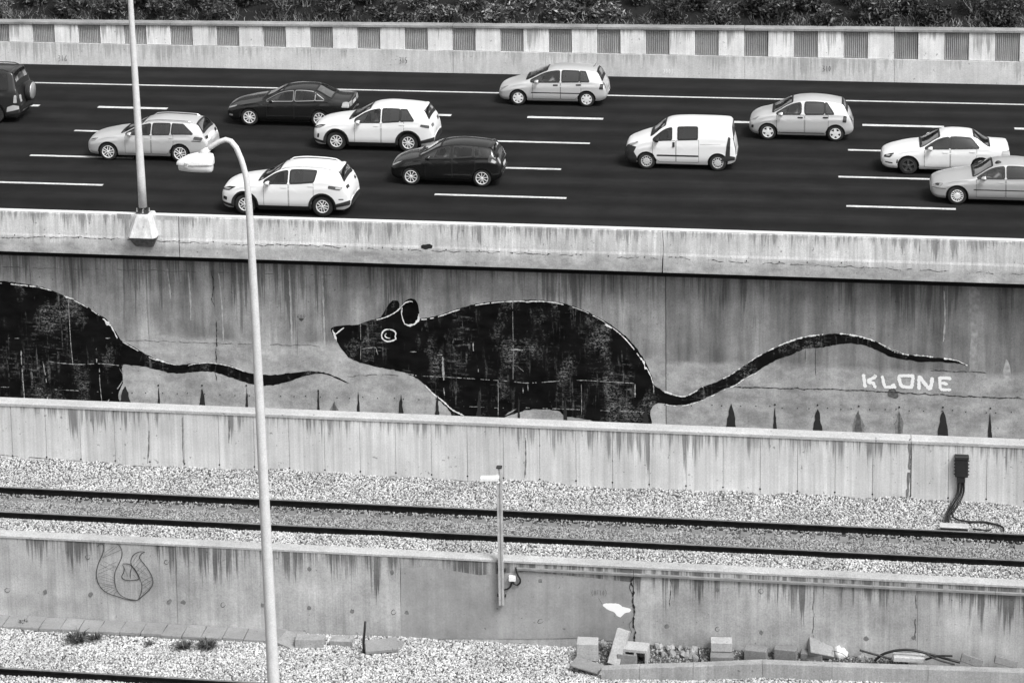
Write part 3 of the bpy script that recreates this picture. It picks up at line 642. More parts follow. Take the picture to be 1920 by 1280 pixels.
def scatter(o, dens, size, mat, seed):
    ng = bpy.data.node_groups.new('ballast_scatter', 'GeometryNodeTree')
    ng.interface.new_socket('Geometry', in_out='INPUT', socket_type='NodeSocketGeometry'); ng.interface.new_socket('Geometry', in_out='OUTPUT', socket_type='NodeSocketGeometry')
    N, L = ng.nodes, ng.links
    gi, go = N.new('NodeGroupInput'), N.new('NodeGroupOutput')
    dp = N.new('GeometryNodeDistributePointsOnFaces'); dp.distribute_method = 'RANDOM'; dp.inputs['Density'].default_value = dens; dp.inputs['Seed'].default_value = seed
    L.new(gi.outputs[0], dp.inputs['Mesh'])
    ic = N.new('GeometryNodeMeshIcoSphere'); ic.inputs['Radius'].default_value = 1.0; ic.inputs['Subdivisions'].default_value = 1
    sp = N.new('GeometryNodeSetPosition'); rv = N.new('FunctionNodeRandomValue'); rv.data_type = 'FLOAT_VECTOR'
    rv.inputs['Min'].default_value = (-.28,)*3; rv.inputs['Max'].default_value = (.28,)*3
    L.new(ic.outputs['Mesh'], sp.inputs['Geometry']); L.new(rv.outputs[0], sp.inputs['Offset'])
    ss = N.new('GeometryNodeSetShadeSmooth'); ss.inputs['Shade Smooth'].default_value = False; L.new(sp.outputs[0], ss.inputs[0])
    sm = N.new('GeometryNodeSetMaterial'); sm.inputs['Material'].default_value = mat; L.new(ss.outputs[0], sm.inputs[0])
    ip = N.new('GeometryNodeInstanceOnPoints'); L.new(dp.outputs['Points'], ip.inputs['Points']); L.new(sm.outputs[0], ip.inputs['Instance'])
    rr = N.new('FunctionNodeRandomValue'); rr.data_type = 'FLOAT_VECTOR'; rr.inputs['Max'].default_value = (6.28,)*3; rr.inputs['Seed'].default_value = 3
    rs = N.new('FunctionNodeRandomValue'); rs.data_type = 'FLOAT_VECTOR'; rs.inputs['Min'].default_value = (size*.45,)*3; rs.inputs['Max'].default_value = (size*1.2, size*1.0, size*.85); rs.inputs['Seed'].default_value = 5
    L.new(rr.outputs[0], ip.inputs['Rotation']); L.new(rs.outputs[0], ip.inputs['Scale'])
    jg = N.new('GeometryNodeJoinGeometry'); L.new(gi.outputs[0], jg.inputs[0]); L.new(ip.outputs[0], jg.inputs[0]); L.new(jg.outputs[0], go.inputs[0])
    o.modifiers.new('stones', 'NODES').node_group = ng
up = sheet('ballast_gravel', -33, 14, Y_LOW+.27, Y_FLOOD+.02, .12, up_z, MAT['ballast_bed'])
tag(up, 'pale crushed stone ballast around the upper railway track', 'gravel', kind='stuff'); scatter(up, 680, .036, MAT['stone'], 1)
lo = sheet('ballast_gravel', -30, 12, 50.0, Y_LOW+.02, .12, low_z, MAT['ballast_bed'])
tag(lo, 'bright white ballast stones in the foreground below the low retaining wall', 'gravel', kind='stuff'); scatter(lo, 600, .039, MAT['stone2'], 2)
tag(ob('terrace', ([(XL, 20, -4.7), (XR, 20, -4.7), (XR, Y_LOW, -4.7), (XL, Y_LOW, -4.7)], [(0, 1, 2, 3)]), MAT['ballast_bed']), kind='structure')
tag(ob('track_formation', ([(XL, Y_LOW+.28, -2.42), (XR, Y_LOW+.28, -2.42), (XR, Y_FLOOD, -2.42), (XL, Y_FLOOD, -2.42)], [(0, 1, 2, 3)]), MAT['ballast_bed']), kind='structure')
MAT['rail'] = worn('dark_rail_steel', .007, .85, .5, 5, Specular_IOR_Level=.15); MAT['rail_head'] = worn('rail_running_band', .15, .6, .3, 5)
MAT['sleeper'] = concrete('sleeper_concrete', .17, .2, .05, seed=21, grain=.25)
MAT['clip'] = plain('dark_steel_clip', .03, .6)
def track(yn, yf, ztop_, x0, x1, label, bury):
    tr = empty('railway_track', (x0/2+x1/2, (yn+yf)/2, ztop_-.3), label, 'railway track', 'railway tracks')
    for yc in (yn, yf):
        h = .215
        pr = [(-.075, -h), (-.075, -h+.012), (-.012, -h+.035), (-.010, -.055), (-.036, -.04), (-.036, -.008), (-.028, 0), (.028, 0), (.036, -.008), (.036, -.04), (.010, -.055), (.012, -h+.035), (.075, -h+.012), (.075, -h)]
        r = ob('rail', prism([(yc+a, ztop_+b) for a, b in pr], x0, x1), MAT['rail'], tr)
        ob('running_band', box(x0, x1, yc-.030, yc+.034, ztop_-.012, ztop_+.0025), MAT['rail_head'], r)
    sl_me = mesh('sleeper', *prism([(-.13, 0), (-.11, .2), (.11, .2), (.13, 0)], -1.25, 1.25), MAT['sleeper'])
    sl_me.transform(Matrix.Rotation(math.pi/2, 4, 'Z'))
    cl_me = mesh('rail_clip', *box(-.05, .05, -.027, .027, 0, .035, .006), MAT['clip'])
    xa = at(676.7, 968, Z=ztop_-.21)[0]; n = int((xa-x0)/.615)
    x = xa-n*.615
    while x < x1:
        s = ob('sleeper', sl_me, parent=tr, loc=(x+RNG.uniform(-.015, .015), (yn+yf)/2, ztop_-.215-.2))
        for yc in (yn-.112, yn+.112, yf-.112, yf+.112): ob('rail_clip', cl_me, parent=s, loc=(x, yc, ztop_-.214))
        x += .615
track(56.10, 57.61, -2.067, -33, 14, 'dark double rails crossing the whole picture above the low retaining wall', 0)
track(50.53, 52.03, -4.2, -27, 10, 'dark rail crossing the bottom corner of the picture in white ballast', 0)

# MARKS_STUFF: broken painted or cracked lines are many tiny flecks each
for o in list(COL.objects):
    if o.name.split('.')[0] in ('joint_crack', 'crack', 'paint_seam', 'paint_run', 'white_outline', 'lime_streak', 'run_stain', 'painted_number', 'scrawled_number', 'scrawled_mark', 'painted_line_drawing', 'painted_letter', 'painted_eye', 'painted_nose'): o['kind'] = 'stuff'

# ------------------------------------------------------------------ cars
def carpaint(name, v, metal=0.0, rough=.28):
    t = NT(name); n = t.noise((3, 3, 3), 3, .6, vec=t.objpos()); f = t.noise((140, 140, 140), 1, .5, vec=t.objpos())
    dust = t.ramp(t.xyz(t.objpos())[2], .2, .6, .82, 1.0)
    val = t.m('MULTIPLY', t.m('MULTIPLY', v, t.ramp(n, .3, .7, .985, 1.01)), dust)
    if metal: val = t.m('MULTIPLY', val, t.ramp(f, .3, .7, .93, 1.07))
    return t.bsdf(val, rough, Metallic=metal, Coat_Weight=.5, Coat_Roughness=.06)
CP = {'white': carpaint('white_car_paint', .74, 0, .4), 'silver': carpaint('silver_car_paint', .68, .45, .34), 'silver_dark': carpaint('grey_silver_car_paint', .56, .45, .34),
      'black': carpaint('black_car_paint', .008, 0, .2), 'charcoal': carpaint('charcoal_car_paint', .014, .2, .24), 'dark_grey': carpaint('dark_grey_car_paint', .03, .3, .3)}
def glassmat(name, tint, refl):
    t = NT(name); tr = t.node('ShaderNodeBsdfTransparent'); tr.inputs[0].default_value = (tint, tint, tint, 1)
    gl = t.node('ShaderNodeBsdfGlossy'); gl.inputs['Roughness'].default_value = .03; gl.inputs[0].default_value = (.9, .9, .9, 1)
    lw_ = t.node('ShaderNodeLayerWeight'); lw_.inputs['Blend'].default_value = .35
    mx = t.node('ShaderNodeMixShader'); t.t.links.new(t.m('ADD', t.m('MULTIPLY', lw_.outputs['Fresnel'], .55), refl, clamp=True), mx.inputs[0])
    t.t.links.new(tr.outputs[0], mx.inputs[1]); t.t.links.new(gl.outputs[0], mx.inputs[2]); t.t.links.new(mx.outputs[0], t.out.inputs[0])
    return t.mat
GL = {'clear': glassmat('car_glass', .60, .05), 'tint': glassmat('tinted_car_glass', .34, .11), 'dark': glassmat('dark_car_glass', .14, .07)}
CM = {'rubber': plain('black_rubber', .012, .6), 'tyre': worn('tyre_rubber', .018, .85, .3, 20), 'plastic': worn('grey_black_plastic', .022, .65, .3, 8), 'under': plain('underbody_black', .004, .95),
      'rim': plain('alloy_silver', .78, .35, Metallic=.2), 'rim_dark': plain('alloy_dark', .10, .35, Metallic=.6), 'cover': plain('wheel_cover_silver', .72, .4, Metallic=.1), 'steel': plain('steel_wheel_grey', .5, .5, Metallic=.1),
      'lamp': plain('headlamp_lens', .40, .08, Metallic=.35, Coat_Weight=1.0), 'lamp_dark': plain('headlamp_bezel', .04, .15), 'tail': plain('tail_lamp_lens', .045, .1, Coat_Weight=1.0), 'tail_pale': plain('tail_lamp_pale', .42, .12, Coat_Weight=1.0),
      'chrome': plain('chrome_trim', .75, .15, Metallic=1.0), 'plate': worn('plate_yellow_seen_grey', .55, .5, .2, 20), 'interior': worn('cabin_dark_cloth', .03, .9, .3, 10), 'interior_grey': worn('cabin_grey_cloth', .12, .9, .3, 10)}

def pchip(P):
    X = np.array([p[0] for p in P], float); Y = np.array([p[1] for p in P], float); h = np.diff(X); d = np.diff(Y)/h
    m = np.zeros(len(X)); m[0], m[-1] = d[0], d[-1]
    for i in range(1, len(X)-1):
        if d[i-1]*d[i] > 0: w1, w2 = 2*h[i]+h[i-1], h[i]+2*h[i-1]; m[i] = (w1+w2)/(w1/d[i-1]+w2/d[i])
    def f(x):
        x = np.clip(x, X[0], X[-1]); i = np.clip(np.searchsorted(X, x)-1, 0, len(X)-2); t = (x-X[i])/h[i]
        return (1+2*t)*(1-t)**2*Y[i]+t*(1-t)**2*h[i]*m[i]+t*t*(3-2*t)*Y[i+1]+t*t*(t-1)*h[i]*m[i+1]
    return f

class Body:
    """Car body as a function: x from the nose (0) to the tail (L), half width y, height z."""
    ST = .004
    def __init__(s, sp):
        s.sp = sp; L, w = sp['L'], sp['W']/2; s.L = L; s.w = w
        g = np.arange(0, L+s.ST, s.ST); g = np.minimum(g, L); s.g = g
        s.top = pchip(sp['top'])(g)
        er, ef = sp.get('tail_round', .12), sp.get('nose_round', .2)
        s.W2 = pchip([(0, .60*w), (ef*.2, .72*w), (ef, .86*w), (.55, .96*w), (1.05, w), (L-.95, w), (L-.4, .98*w), (L-er, .92*w), (L-er*.25, .84*w), (L, .76*w)])(g)
        xa, xb, xc, xd = sp['glass']                       # windscreen base, roof front, roof rear, rear glass base
        rw = sp.get('roof_w', .60/.86*w*.86 if False else .70*w)
        k = pchip([(0, .84), (xa, .87), (xa+.12, .86), (xb, rw/w), (xc, rw/w*sp.get('rw_rear', .97)), (xd, sp.get('deck_w', .82)), (L, .84)])(g)
        s.wt = k*s.W2
        s.bot = pchip([(0, .38), (.08, .27), (.3, .21), (1.0, sp.get('sill', .21)), (L-.9, sp.get('sill', .21)), (L-.3, .25), (L-.06, .33), (L, .42)])(g)
        cr = sp.get('crown', .06)
        s.edge = s.top-np.minimum(cr, np.maximum(.005, (s.top-s.bot)*.25))
        s.belt = np.minimum(pchip(sp['belt'])(g), s.edge-.012)
        s.wb = s.W2-.03
        s.lip = s.bot.copy()
        for xc_ in (sp['fo'], sp['fo']+sp['wb']):
            ra = sp['r']*sp.get('arch', 1.13); dx = g-xc_; m = np.abs(dx) < ra
            s.lip[m] = np.maximum(s.lip[m], sp['r']*1.0+np.sqrt(np.maximum(0, ra*ra-dx[m]**2)))
        s.lip = np.minimum(s.lip, s.belt-.02)
    def v(s, a, x):
        t = min(max(x, 0), s.L)/s.ST; i = min(int(t), len(a)-2); k = t-i
        return a[i]*(1-k)+a[i+1]*k
    def side_y(s, x, z):
        e, b = s.v(s.edge, x), s.v(s.belt, x); wt, wb = s.v(s.wt, x), s.v(s.wb, x)
        if z >= b:
            t = min(1, max(0, (e-z)/max(e-b, .01))); return wt+(wb-wt)*t**.8
        W = s.v(s.W2, x); t = (b-z)/max(b-s.v(s.bot, x), .05)
        if t < .3: u = t/.3; y = wb+(W-wb)*(u*u*(3-2*u))
        elif t < .72: y = W
        else: y = W-.07*((t-.72)/.28)**2
        if .16 < t < .30: y += .006*math.sin((t-.16)/.14*math.pi)
        return y
    def top_z(s, x, y):
        wt = s.v(s.wt, x); e, tp = s.v(s.edge, x), s.v(s.top, x); u = abs(y)/wt
        if u <= 1: return tp-(tp-e)*u**2.3
        return e-(abs(y)-wt)/max(.02, s.v(s.wb, x)-wt)*(e-s.v(s.belt, x))
    def P_side(s, x, z, sd, off=0.0):
        z = min(z, s.v(s.edge, x)-.012)
        y = s.side_y(x, z); d = .01
        nx, nz = -(s.side_y(x+d, z)-s.side_y(x-d, z))/(2*d), -(s.side_y(x, z+d)-s.side_y(x, z-d))/(2*d)
        n = Vector((nx, 1, nz)).normalized()*off
        return Vector((x+n.x, sd*(y+n.y), z+n.z))
    def P_top(s, x, y, off=0.0):
        d = .01; z = s.top_z(x, y)
        n = Vector((-(s.top_z(x+d, y)-s.top_z(x-d, y))/(2*d), -(s.top_z(x, y+d)-s.top_z(x, y-d))/(2*d), 1)).normalized()*off
        return Vector((x, y, z))+n
    def P_rear(s, y, z, off=0.0):
        lo, hi = s.sp['glass'][2], s.L
        if s.top_z(hi, y) >= z: return Vector((hi+off, y, z))
        for _ in range(26):
            m = (lo+hi)/2
            if s.top_z(m, y) >= z: lo = m
            else: hi = m
        return Vector((lo+off, y, z))

def corner(poly, r):
    out = []; n = len(poly)
    for i in range(n):
        p, a, b = (np.array(poly[k % n], float) for k in (i, i-1, i+1))
        da, db = np.linalg.norm(a-p), np.linalg.norm(b-p); ra, rb = min(r, da*.45), min(r, db*.45)
        q0, q1 = p+(a-p)/max(da, 1e-6)*ra, p+(b-p)/max(db, 1e-6)*rb
        for t in (0, .33, .67, 1): out.append((1-t)**2*q0+2*t*(1-t)*p+t*t*q1)
    return out
def dens(poly, st=.06):
    out = []; n = len(poly)
    for i in range(n):
        a, b = np.array(poly[i], float), np.array(poly[(i+1) % n], float); k = max(1, int(np.linalg.norm(b-a)/st))
        out += [a+(b-a)*j/k for j in range(k)]
    return out
def grow(poly, d):
    """Move outline points outward by d metres."""
    n = len(poly); A = sum(poly[i][0]*poly[(i+1) % n][1]-poly[(i+1) % n][0]*poly[i][1] for i in range(n)); sg_ = 1 if A > 0 else -1
    out = []
    for i in range(n):
        t = np.array(poly[(i+1) % n])-np.array(poly[i-1]); l = np.linalg.norm(t)
        out.append(np.array(poly[i])+(np.array([t[1], -t[0]])/l*d*sg_ if l > 1e-9 else 0))
    return out
def patch(poly, fn, rings=(1, .66, .33)):
    c = sum(np.array(p) for p in poly)/len(poly); n = len(poly); V, Fc = [], []
    for r in rings:
        for p in poly: q = c+(np.array(p)-c)*r; V.append(fn(q[0], q[1]))
    V.append(fn(c[0], c[1]))
    for k in range(len(rings)-1):
        for i in range(n): Fc.append((k*n+i, k*n+(i+1) % n, (k+1)*n+(i+1) % n, (k+1)*n+i))
    k = len(rings)-1
    for i in range(n): Fc.append((k*n+i, k*n+(i+1) % n, len(V)-1))
    return V, Fc
def ringstrip(po, pi, fn):
    n = len(po); V = [fn(*p) for p in po]+[fn(*p) for p in pi]
    return V, [(i, (i+1) % n, n+(i+1) % n, n+i) for i in range(n)]
def inside(p, poly):
    x, y = p; c = False; n = len(poly); j = n-1
    for i in range(n):
        if (poly[i][1] > y) != (poly[j][1] > y) and x < (poly[j][0]-poly[i][0])*(y-poly[i][1])/(poly[j][1]-poly[i][1])+poly[i][0]: c = not c
        j = i
    return c

RIMS = {}
def rim_mesh(style, r):
    if (style, r) in RIMS: return RIMS[(style, r)]
    n, wd, twin, mat, cover = {'ten': (9, .036, 0, 'rim', 0), 'five': (5, .07, 0, 'rim', 0), 'five_twin': (5, .06, 1, 'rim', 0), 'dark_ten': (9, .022, 0, 'rim', 0), 'dark_five': (5, .07, 0, 'rim_dark', 0),
                               'cover7': (7, .07, 0, 'cover', 1), 'cover5': (5, .085, 0, 'cover', 1), 'steel': (12, .022, 0, 'steel', 2), 'multi': (14, .022, 0, 'rim', 1)}[style]
    parts = [lathe([(r, .0), (r, -.012), (r*.94, -.016), (r*.90, .0), (r*.88, .03)], 28, 'y', False), lathe([(r*.20, .02), (r*.20, -.010), (r*.14, -.018), (.003, -.018)], 16, 'y', False)]
    for k in range(n):
        a = 2*math.pi*k/n + (math.pi/n if n % 2 else 0)
        for dx in ((-.03, .03) if twin else (0,)):
            w0, w1 = (wd*.45 if twin else wd)*r/.2*.5, (wd*.45 if twin else wd*(1.25 if cover == 1 else .9))*r/.2*.5
            if cover == 2: w0, w1 = w0*1.6, w1*1.1
            V = [(-w0+dx, -.010, r*.12), (w0+dx, -.010, r*.12), (w1+dx*1.6, -.006, r*.93), (-w1+dx*1.6, -.006, r*.93)]
            V += [(x, y+.03, z) for x, y, z in V]
            vf = (V, [(0, 1, 2, 3), (0, 4, 5, 1), (1, 5, 6, 2), (3, 2, 6, 7), (0, 3, 7, 4)])
            parts.append(xform(vf, Matrix.Rotation(a, 4, 'Y')))
    if cover: parts.append(lathe([(r*(.62 if cover == 2 else .5), -.004), (r*.42, -.016), (r*.2, -.012)], 24, 'y', False))
    me = mesh('rim', *join(*parts), CM[mat]); RIMS[(style, r)] = me
    return me
TYRES = {}
def tyre_mesh(R, r):
    if (R, r) not in TYRES:
        w = .205
        TYRES[(R, r)] = mesh('wheel', *lathe([(.004, .03), (r*.98, .03), (r, .0), (r+.01, -.004), (R*.93, .0), (R*.985, .018), (R, .04), (R, w-.04), (R*.97, w-.01), (r, w), (.004, w)], 36, 'y', False), CM['tyre'], True)
    return TYRES[(R, r)]

def wprop(sp, key, d=None): return sp.get(key, d)
def build_car(sp):
    B = Body(sp); L, w = B.L, B.w; pm = CP[sp['paint']]
    # place so that the near front wheel stands at sp['at']
    x0 = sp['at'][0]-sp['fo']; yc = sp['at'][1]+w-.02
    root = empty(sp['name'], (x0, yc, 0), sp['label'], sp['cat'], 'cars driving along the highway')
    def P(name, VF, mat, parent=root, smooth=True): return ob(name, VF, mat, parent, WL[root.name], smooth)
    # windows: outline from belt line and roof edge, cut by the pillars
    dlo0, dlo1t, dlo1b = sp['dlo']; pil = sp['pillars']; wins = []
    mg, mb = sp.get('win_top', .045), .025
    def ztopw(x): return min(B.v(B.edge, x)-mg, sp.get('win_max', 9))
    def zbotw(x): return B.v(B.belt, x)+mb
    xs = [dlo0]+[p for p in pil]+[None]
    for i in range(len(xs)-1):
        a = xs[i] if i == 0 else xs[i][0]+xs[i][1]/2; last = xs[i+1] is None
        bt = dlo1t if last else xs[i+1][0]-xs[i+1][1]/2; bb = dlo1b if last else bt
        at_ = a
        while ztopw(at_)-zbotw(at_) < .02 and at_ < bt: at_ += .01
        up_ = [(x, ztopw(x)) for x in np.linspace(at_, bt, 9)]
        lo_ = [(x, zbotw(x)) for x in np.linspace(bb, max(a, at_-.02), 7)]
        wins.append(dens(corner(up_+lo_, sp.get('win_r', .05)), .07))
    for q in sp.get('extra_win', []): wins.append(dens(corner(q, .05), .07))
    # shell
    st = sorted(set([round(x, 3) for x in np.arange(0, L, .035)]+[round(L, 3)]))
    arc = [0.]
    for i in range(1, len(B.g)): arc.append(arc[-1]+math.hypot(B.ST, (B.top[i]-B.top[i-1])))
    extra = np.interp(np.arange(0, arc[-1], .035), arc, B.g)
    st = sorted(st+[float(x) for x in extra]); s2 = [st[0]]
    for x in st[1:]:
        if x-s2[-1] > .007: s2.append(x)
    st = s2; nT, nU, nL = 12, 12, 10
    V, meta = [], []
    for x in st:
        ring = []
        wt, e, b, lp = B.v(B.wt, x), B.v(B.edge, x), B.v(B.belt, x), B.v(B.lip, x)
        for i in range(nT): ring.append((wt*i/nT, None))
        for i in range(nU): ring.append((None, e+(b-e)*i/nU))
        for i in range(nL+1): ring.append((None, b+(lp-b)*i/nL))
        row = []
        for y, z in ring:
            if z is None: z = B.top_z(x, y)
            else: y = B.side_y(x, z)
            row.append((x, y, z))
        V.append(row)
    nr_ = len(V[0]); VV = []
    for row in V: VV += [(x, y, z) for x, y, z in row]+[(x, -y, z) for x, y, z in row[1:]]
    per = 2*nr_-1
    idx = lambda i, j: i*per+(j if j >= 0 else nr_-1-j)
    xa, xb, xc, xd = sp['glass']
    tops = [(xa+.05, xb-.04)]
    if sp.get('rear_glass', True): tops.append((xc+.04, xd-.04))
    Fc = []
    for i in range(len(st)-1):
        xm = (st[i]+st[i+1])/2
        for j in range(nr_-1):
            hole = False
            if j < nT:
                u = (j+.5)/nT
                hole = any(a < xm < b_ for a, b_ in tops) and u < .88
            elif j < nT+nU:
                zm = sum(V[a][b_][2] for a in (i, i+1) for b_ in (j, j+1))/4
                hole = any(inside((xm, zm), wv) for wv in wins)
            if hole: continue
            Fc.append((idx(i, j), idx(i, j+1), idx(i+1, j+1), idx(i+1, j)))
            Fc.append((idx(i, -j), idx(i+1, -j), idx(i+1, -j-1), idx(i, -j-1)))
    Fc.append([idx(0, -j) for j in range(nr_-1, 0, -1)]+[idx(0, j) for j in range(nr_)])
    Fc.append(([idx(len(st)-1, -j) for j in range(nr_-1, 0, -1)]+[idx(len(st)-1, j) for j in range(nr_)])[::-1])
    body = P('body', (VV, Fc), pm)
    hw = w-.13
    fo, wb, R = sp['fo'], sp['wb'], sp['r']
    P('underbody', box(.25, L-.2, -hw+.06, hw-.06, .19, .42), CM['under'], smooth=False)
    P('floor_pan', box(fo+R+.08, fo+wb-R-.08, -w+.10, w-.10, .18, .45), CM['under'], smooth=False)
    P('bulkhead', box(xa-.35, xa+.25, -hw, hw, .35, B.v(B.belt, xa)-.10), CM['under'], smooth=False)
    # seats and dash
    zb = B.v(B.belt, (xb+xc)/2); xs_ = xb+.30; im = CM[sp.get('cabin', 'interior')]
    seats = []
    for yy in (-.36, .36):
        for xx, hh in ((xs_, zb+.02), (xs_+.85, zb-.02)):
            if xx > xc-.05 and xx > xs_: continue
            st_ = P('seat', box(xx-.45, xx+.05, yy-.24, yy+.24, .40, .55, .04), im, smooth=False)
            P('backrest', xform(box(-.06, .06, -.23, .23, .0, hh-.5, .04), Matrix.Translation((xx+.05, yy, .5)) @ Matrix.Rotation(.2, 4, 'Y')), im, st_, False)
            P('headrest', xform(box(-.05, .05, -.13, .13, -.03, .18, .03), Matrix.Translation((xx+.06+(hh-.5)*.2, yy, hh+.02))), im, st_, False)
    P('dashboard', box(xa+.15, xa+.55, -hw, hw, .55, B.v(B.belt, xa+.5)-.02, .05), im, smooth=False)
    sw = xform(lathe([(.185, -.012), (.2, 0), (.185, .012), (.17, 0), (.185, -.012)], 20, 'z', False), Matrix.Translation((xs_-.55, -.36, zb-.05)) @ Matrix.Rotation(-1.1, 4, 'Y'))
    P('steering_wheel', sw, CM['rubber'])
    # panes
    gs = GL[sp.get('glass_side', 'clear')]; gr = GL[sp.get('glass_rear', 'tint')]
    for i, wv in enumerate(wins):
        for sd in (-1, 1):
            f = lambda a, b_, o=.004: B.P_side(a, b_, sd, o)
            pn = P('window', patch(wv, f), gs if i == 0 else gr)
            P('window_seal', ringstrip(grow(wv, .022), grow(wv, -.028), lambda a, b_: B.P_side(a, b_, sd, .009)), CM['chrome'] if sp.get('chrome_dlo') else CM['rubber'], pn)
            if sp.get('chrome_dlo'): P('window_seal', ringstrip(grow(wv, .004), grow(wv, -.03), lambda a, b_: B.P_side(a, b_, sd, .012)), CM['rubber'], pn)
    def topwin(a, b_, name, mat):
        n = 8; e = [(x, .91*B.v(B.wt, x)) for x in np.linspace(a, b_, n)]
        poly = dens(corner([(x, y) for x, y in e]+[(x, -y) for x, y in e[::-1]], .08), .09)
        pn = P(name, patch(poly, lambda x, y: B.P_top(x, y, .005), (1, .8, .6, .4, .2)), mat)
        P('window_seal', ringstrip(grow(poly, .02), grow(poly, -.04), lambda x, y: B.P_top(x, y, .010)), CM['rubber'], pn)
        return pn
    ws = topwin(xa+.03, xb-.02, 'windscreen', GL['clear'])
    P('wiper', tube([B.P_top(xa+.08, -.45, .02), B.P_top(xa+.10, 0, .02), B.P_top(xa+.09, .35, .02)], .012, 6), CM['rubber'], ws)
    if sp.get('rear_glass', True): topwin(xc+.03, xd-.03, 'rear_window', GL[sp.get('glass_back', 'tint')])
    # doors with seams and handles
    for (a0, a1, hx) in sp['doors']:
        for sd in (-1, 1):
            def zz(x, t): zt = B.v(B.belt, x)-.006; zl = max(.30, B.v(B.lip, x)+.05, sp.get('door_low', .30)); return zl+(zt-zl)*t
            q = [(x, zz(x, 1)) for x in np.linspace(a0, a1, 8)]+[(x, zz(x, 0)) for x in np.linspace(a1, a0, 8)]
            q = dens(corner(q, .03), .08)
            d = P('door', patch(q, lambda a, b_: B.P_side(a, b_, sd, .0045), (1, .85, .6, .3)), pm)
            P('door_seam', ringstrip(grow(q, .011), grow(q, -.004), lambda a, b_: B.P_side(a, b_, sd, .003)), CM['rubber'], d)
            if hx:
                hz = B.v(B.belt, hx)-.10 if not sp.get('handle_z') else sp['handle_z']
                hp = dens(corner([(hx-.09, hz-.022), (hx+.09, hz-.018), (hx+.09, hz+.025), (hx-.09, hz+.02)] if not sp.get('handle_tall') else [(hx-.035, hz-.09), (hx+.035, hz-.09), (hx+.035, hz+.07), (hx-.035, hz+.07)], .015), .05)
                P('handle', join(patch(hp, lambda a, b_: B.P_side(a, b_, sd, .028)), ringstrip(hp, grow(hp, .008), lambda a, b_: B.P_side(a, b_, sd, .016))), CM['rubber'] if sp.get('black_handles') else (CM['chrome'] if sp.get('chrome_handles') else pm), d)
    def sidepatch(name, poly, mat, off=.007, r=.03, sides=(-1, 1), parent=root):
        q = dens(corner(poly, r), .06)
        for sd in sides: o = P(name, patch(q, lambda a, b_: B.P_side(a, b_, sd, off), (1, .8, .6, .4, .2)), CM[mat] if isinstance(mat, str) else mat, parent)
        return o
    for name, poly, mat in sp.get('side', []): sidepatch(name, poly, mat, .012 if name == 'front_bumper' else .007, .01 if name == 'front_bumper' else .03)
    # wheel arch trim and sill cladding
    for cxx in (fo, fo+wb):
        aw = sp.get('clad', 0)
        ra = R*sp.get('arch', 1.13)
        po, pi_ = [], []
        for a in np.linspace(math.radians(-12 if aw else 0), math.radians(192 if aw else 180), 26):
            for lst, rr in ((po, ra+(aw or .018)), (pi_, ra-.012)): lst.append((cxx+rr*math.cos(a), max(R+rr*math.sin(a), .2)))
        for sd in (-1, 1):
            n = len(po); fnc = lambda a, b_, o=(.022 if aw else .004): B.P_side(a, b_, sd, o)
            VF = ([fnc(*p) for p in po]+[fnc(*p) for p in pi_]+[fnc(p[0], p[1], -.12) for p in pi_], [(i, i+1, n+i+1, n+i) for i in range(n-1)]+[(n+i, n+i+1, 2*n+i+1, 2*n+i) for i in range(n-1)])
            P('wheel_arch_trim' if aw else 'wheel_arch_lip', VF, CM['plastic'] if aw else CM['under'])
    if sp.get('clad'):
        sidepatch('sill_cladding', [(fo+R*1.3, .21), (fo+wb-R*1.3, .21), (fo+wb-R*1.3, .36), (fo+R*1.3, .36)], 'plastic', .02, .02)
        sidepatch('bumper_cladding', [(fo+wb+R*1.25, .34), (L-.03, .42), (L-.02, .58), (fo+wb+R*1.3, .46)], 'plastic', .014, .03)
        sidepatch('bumper_cladding', [(.05, .34), (fo-R*1.25, .26), (fo-R*1.25, .36), (.04, .42)], 'plastic', .012, .02)
    # lamps
    if sp.get('head'):
        hz = sum(p[1] for p in sp['head'])/len(sp['head']); sidepatch('headlight', [(x, hz+(z-hz)*1.35) for x, z in sp['head']], 'lamp_dark' if sp['paint'] == 'white' else 'lamp', .008)
        if sp['paint'] == 'white' and not sp.get('head_in'): sp['head_in'] = [(.06+x*.9, hz+(z-hz)*.9) for x, z in sp['head']]
    if sp.get('head_in'): sidepatch('headlight_reflector', sp['head_in'], 'lamp' if sp['paint'] == 'white' else 'lamp_dark', .011)
    if sp.get('tail'): sidepatch('taillight', sp['tail'], sp.get('tail_mat', 'tail'), .010)
    if sp.get('tail_in'): sidepatch('taillight_reflector', sp['tail_in'], 'tail_pale', .014)
    for (y0, y1, z0, z1, name, mat) in sp.get('rear', []):
        for sd in ((-1, 1) if y0 > 0 else (1,)):
            q = dens(corner([(sd*y0, z0), (sd*y1, z0), (sd*y1, z1), (sd*y0, z1)], .03), .08)
            P(name, patch(q, lambda a, b_: B.P_rear(a, b_, .012), (1, .8, .6, .4, .2)), pm if mat == 'body' else CM[mat])
    # mirrors
    mx, mz = sp['mirror']
    for sd in (-1, 1):
        bs = bmesh.new(); bmesh.ops.create_uvsphere(bs, u_segments=14, v_segments=9, radius=1.0)
        for v in bs.verts:
            x, y, z = v.co; v.co = ((min(x, .35)*.11 if x > 0 else x*.13), y*.105, z*.075+.01*x)
        bs.verts.index_update(); vf = ([v.co.copy() for v in bs.verts], [[v.index for v in f.verts] for f in bs.faces]); bs.free()
        base = B.P_side(mx, mz-.03, sd, 0)
        c = base+Vector((0.0, sd*.13, .07))
        mo = P('mirror', join(xform(vf, Matrix.Translation(c)), tube([base, base+Vector((0, sd*.05, .03)), c], [.035, .03, .03], 8)), CM['rubber'] if sp.get('black_mirror') else pm)
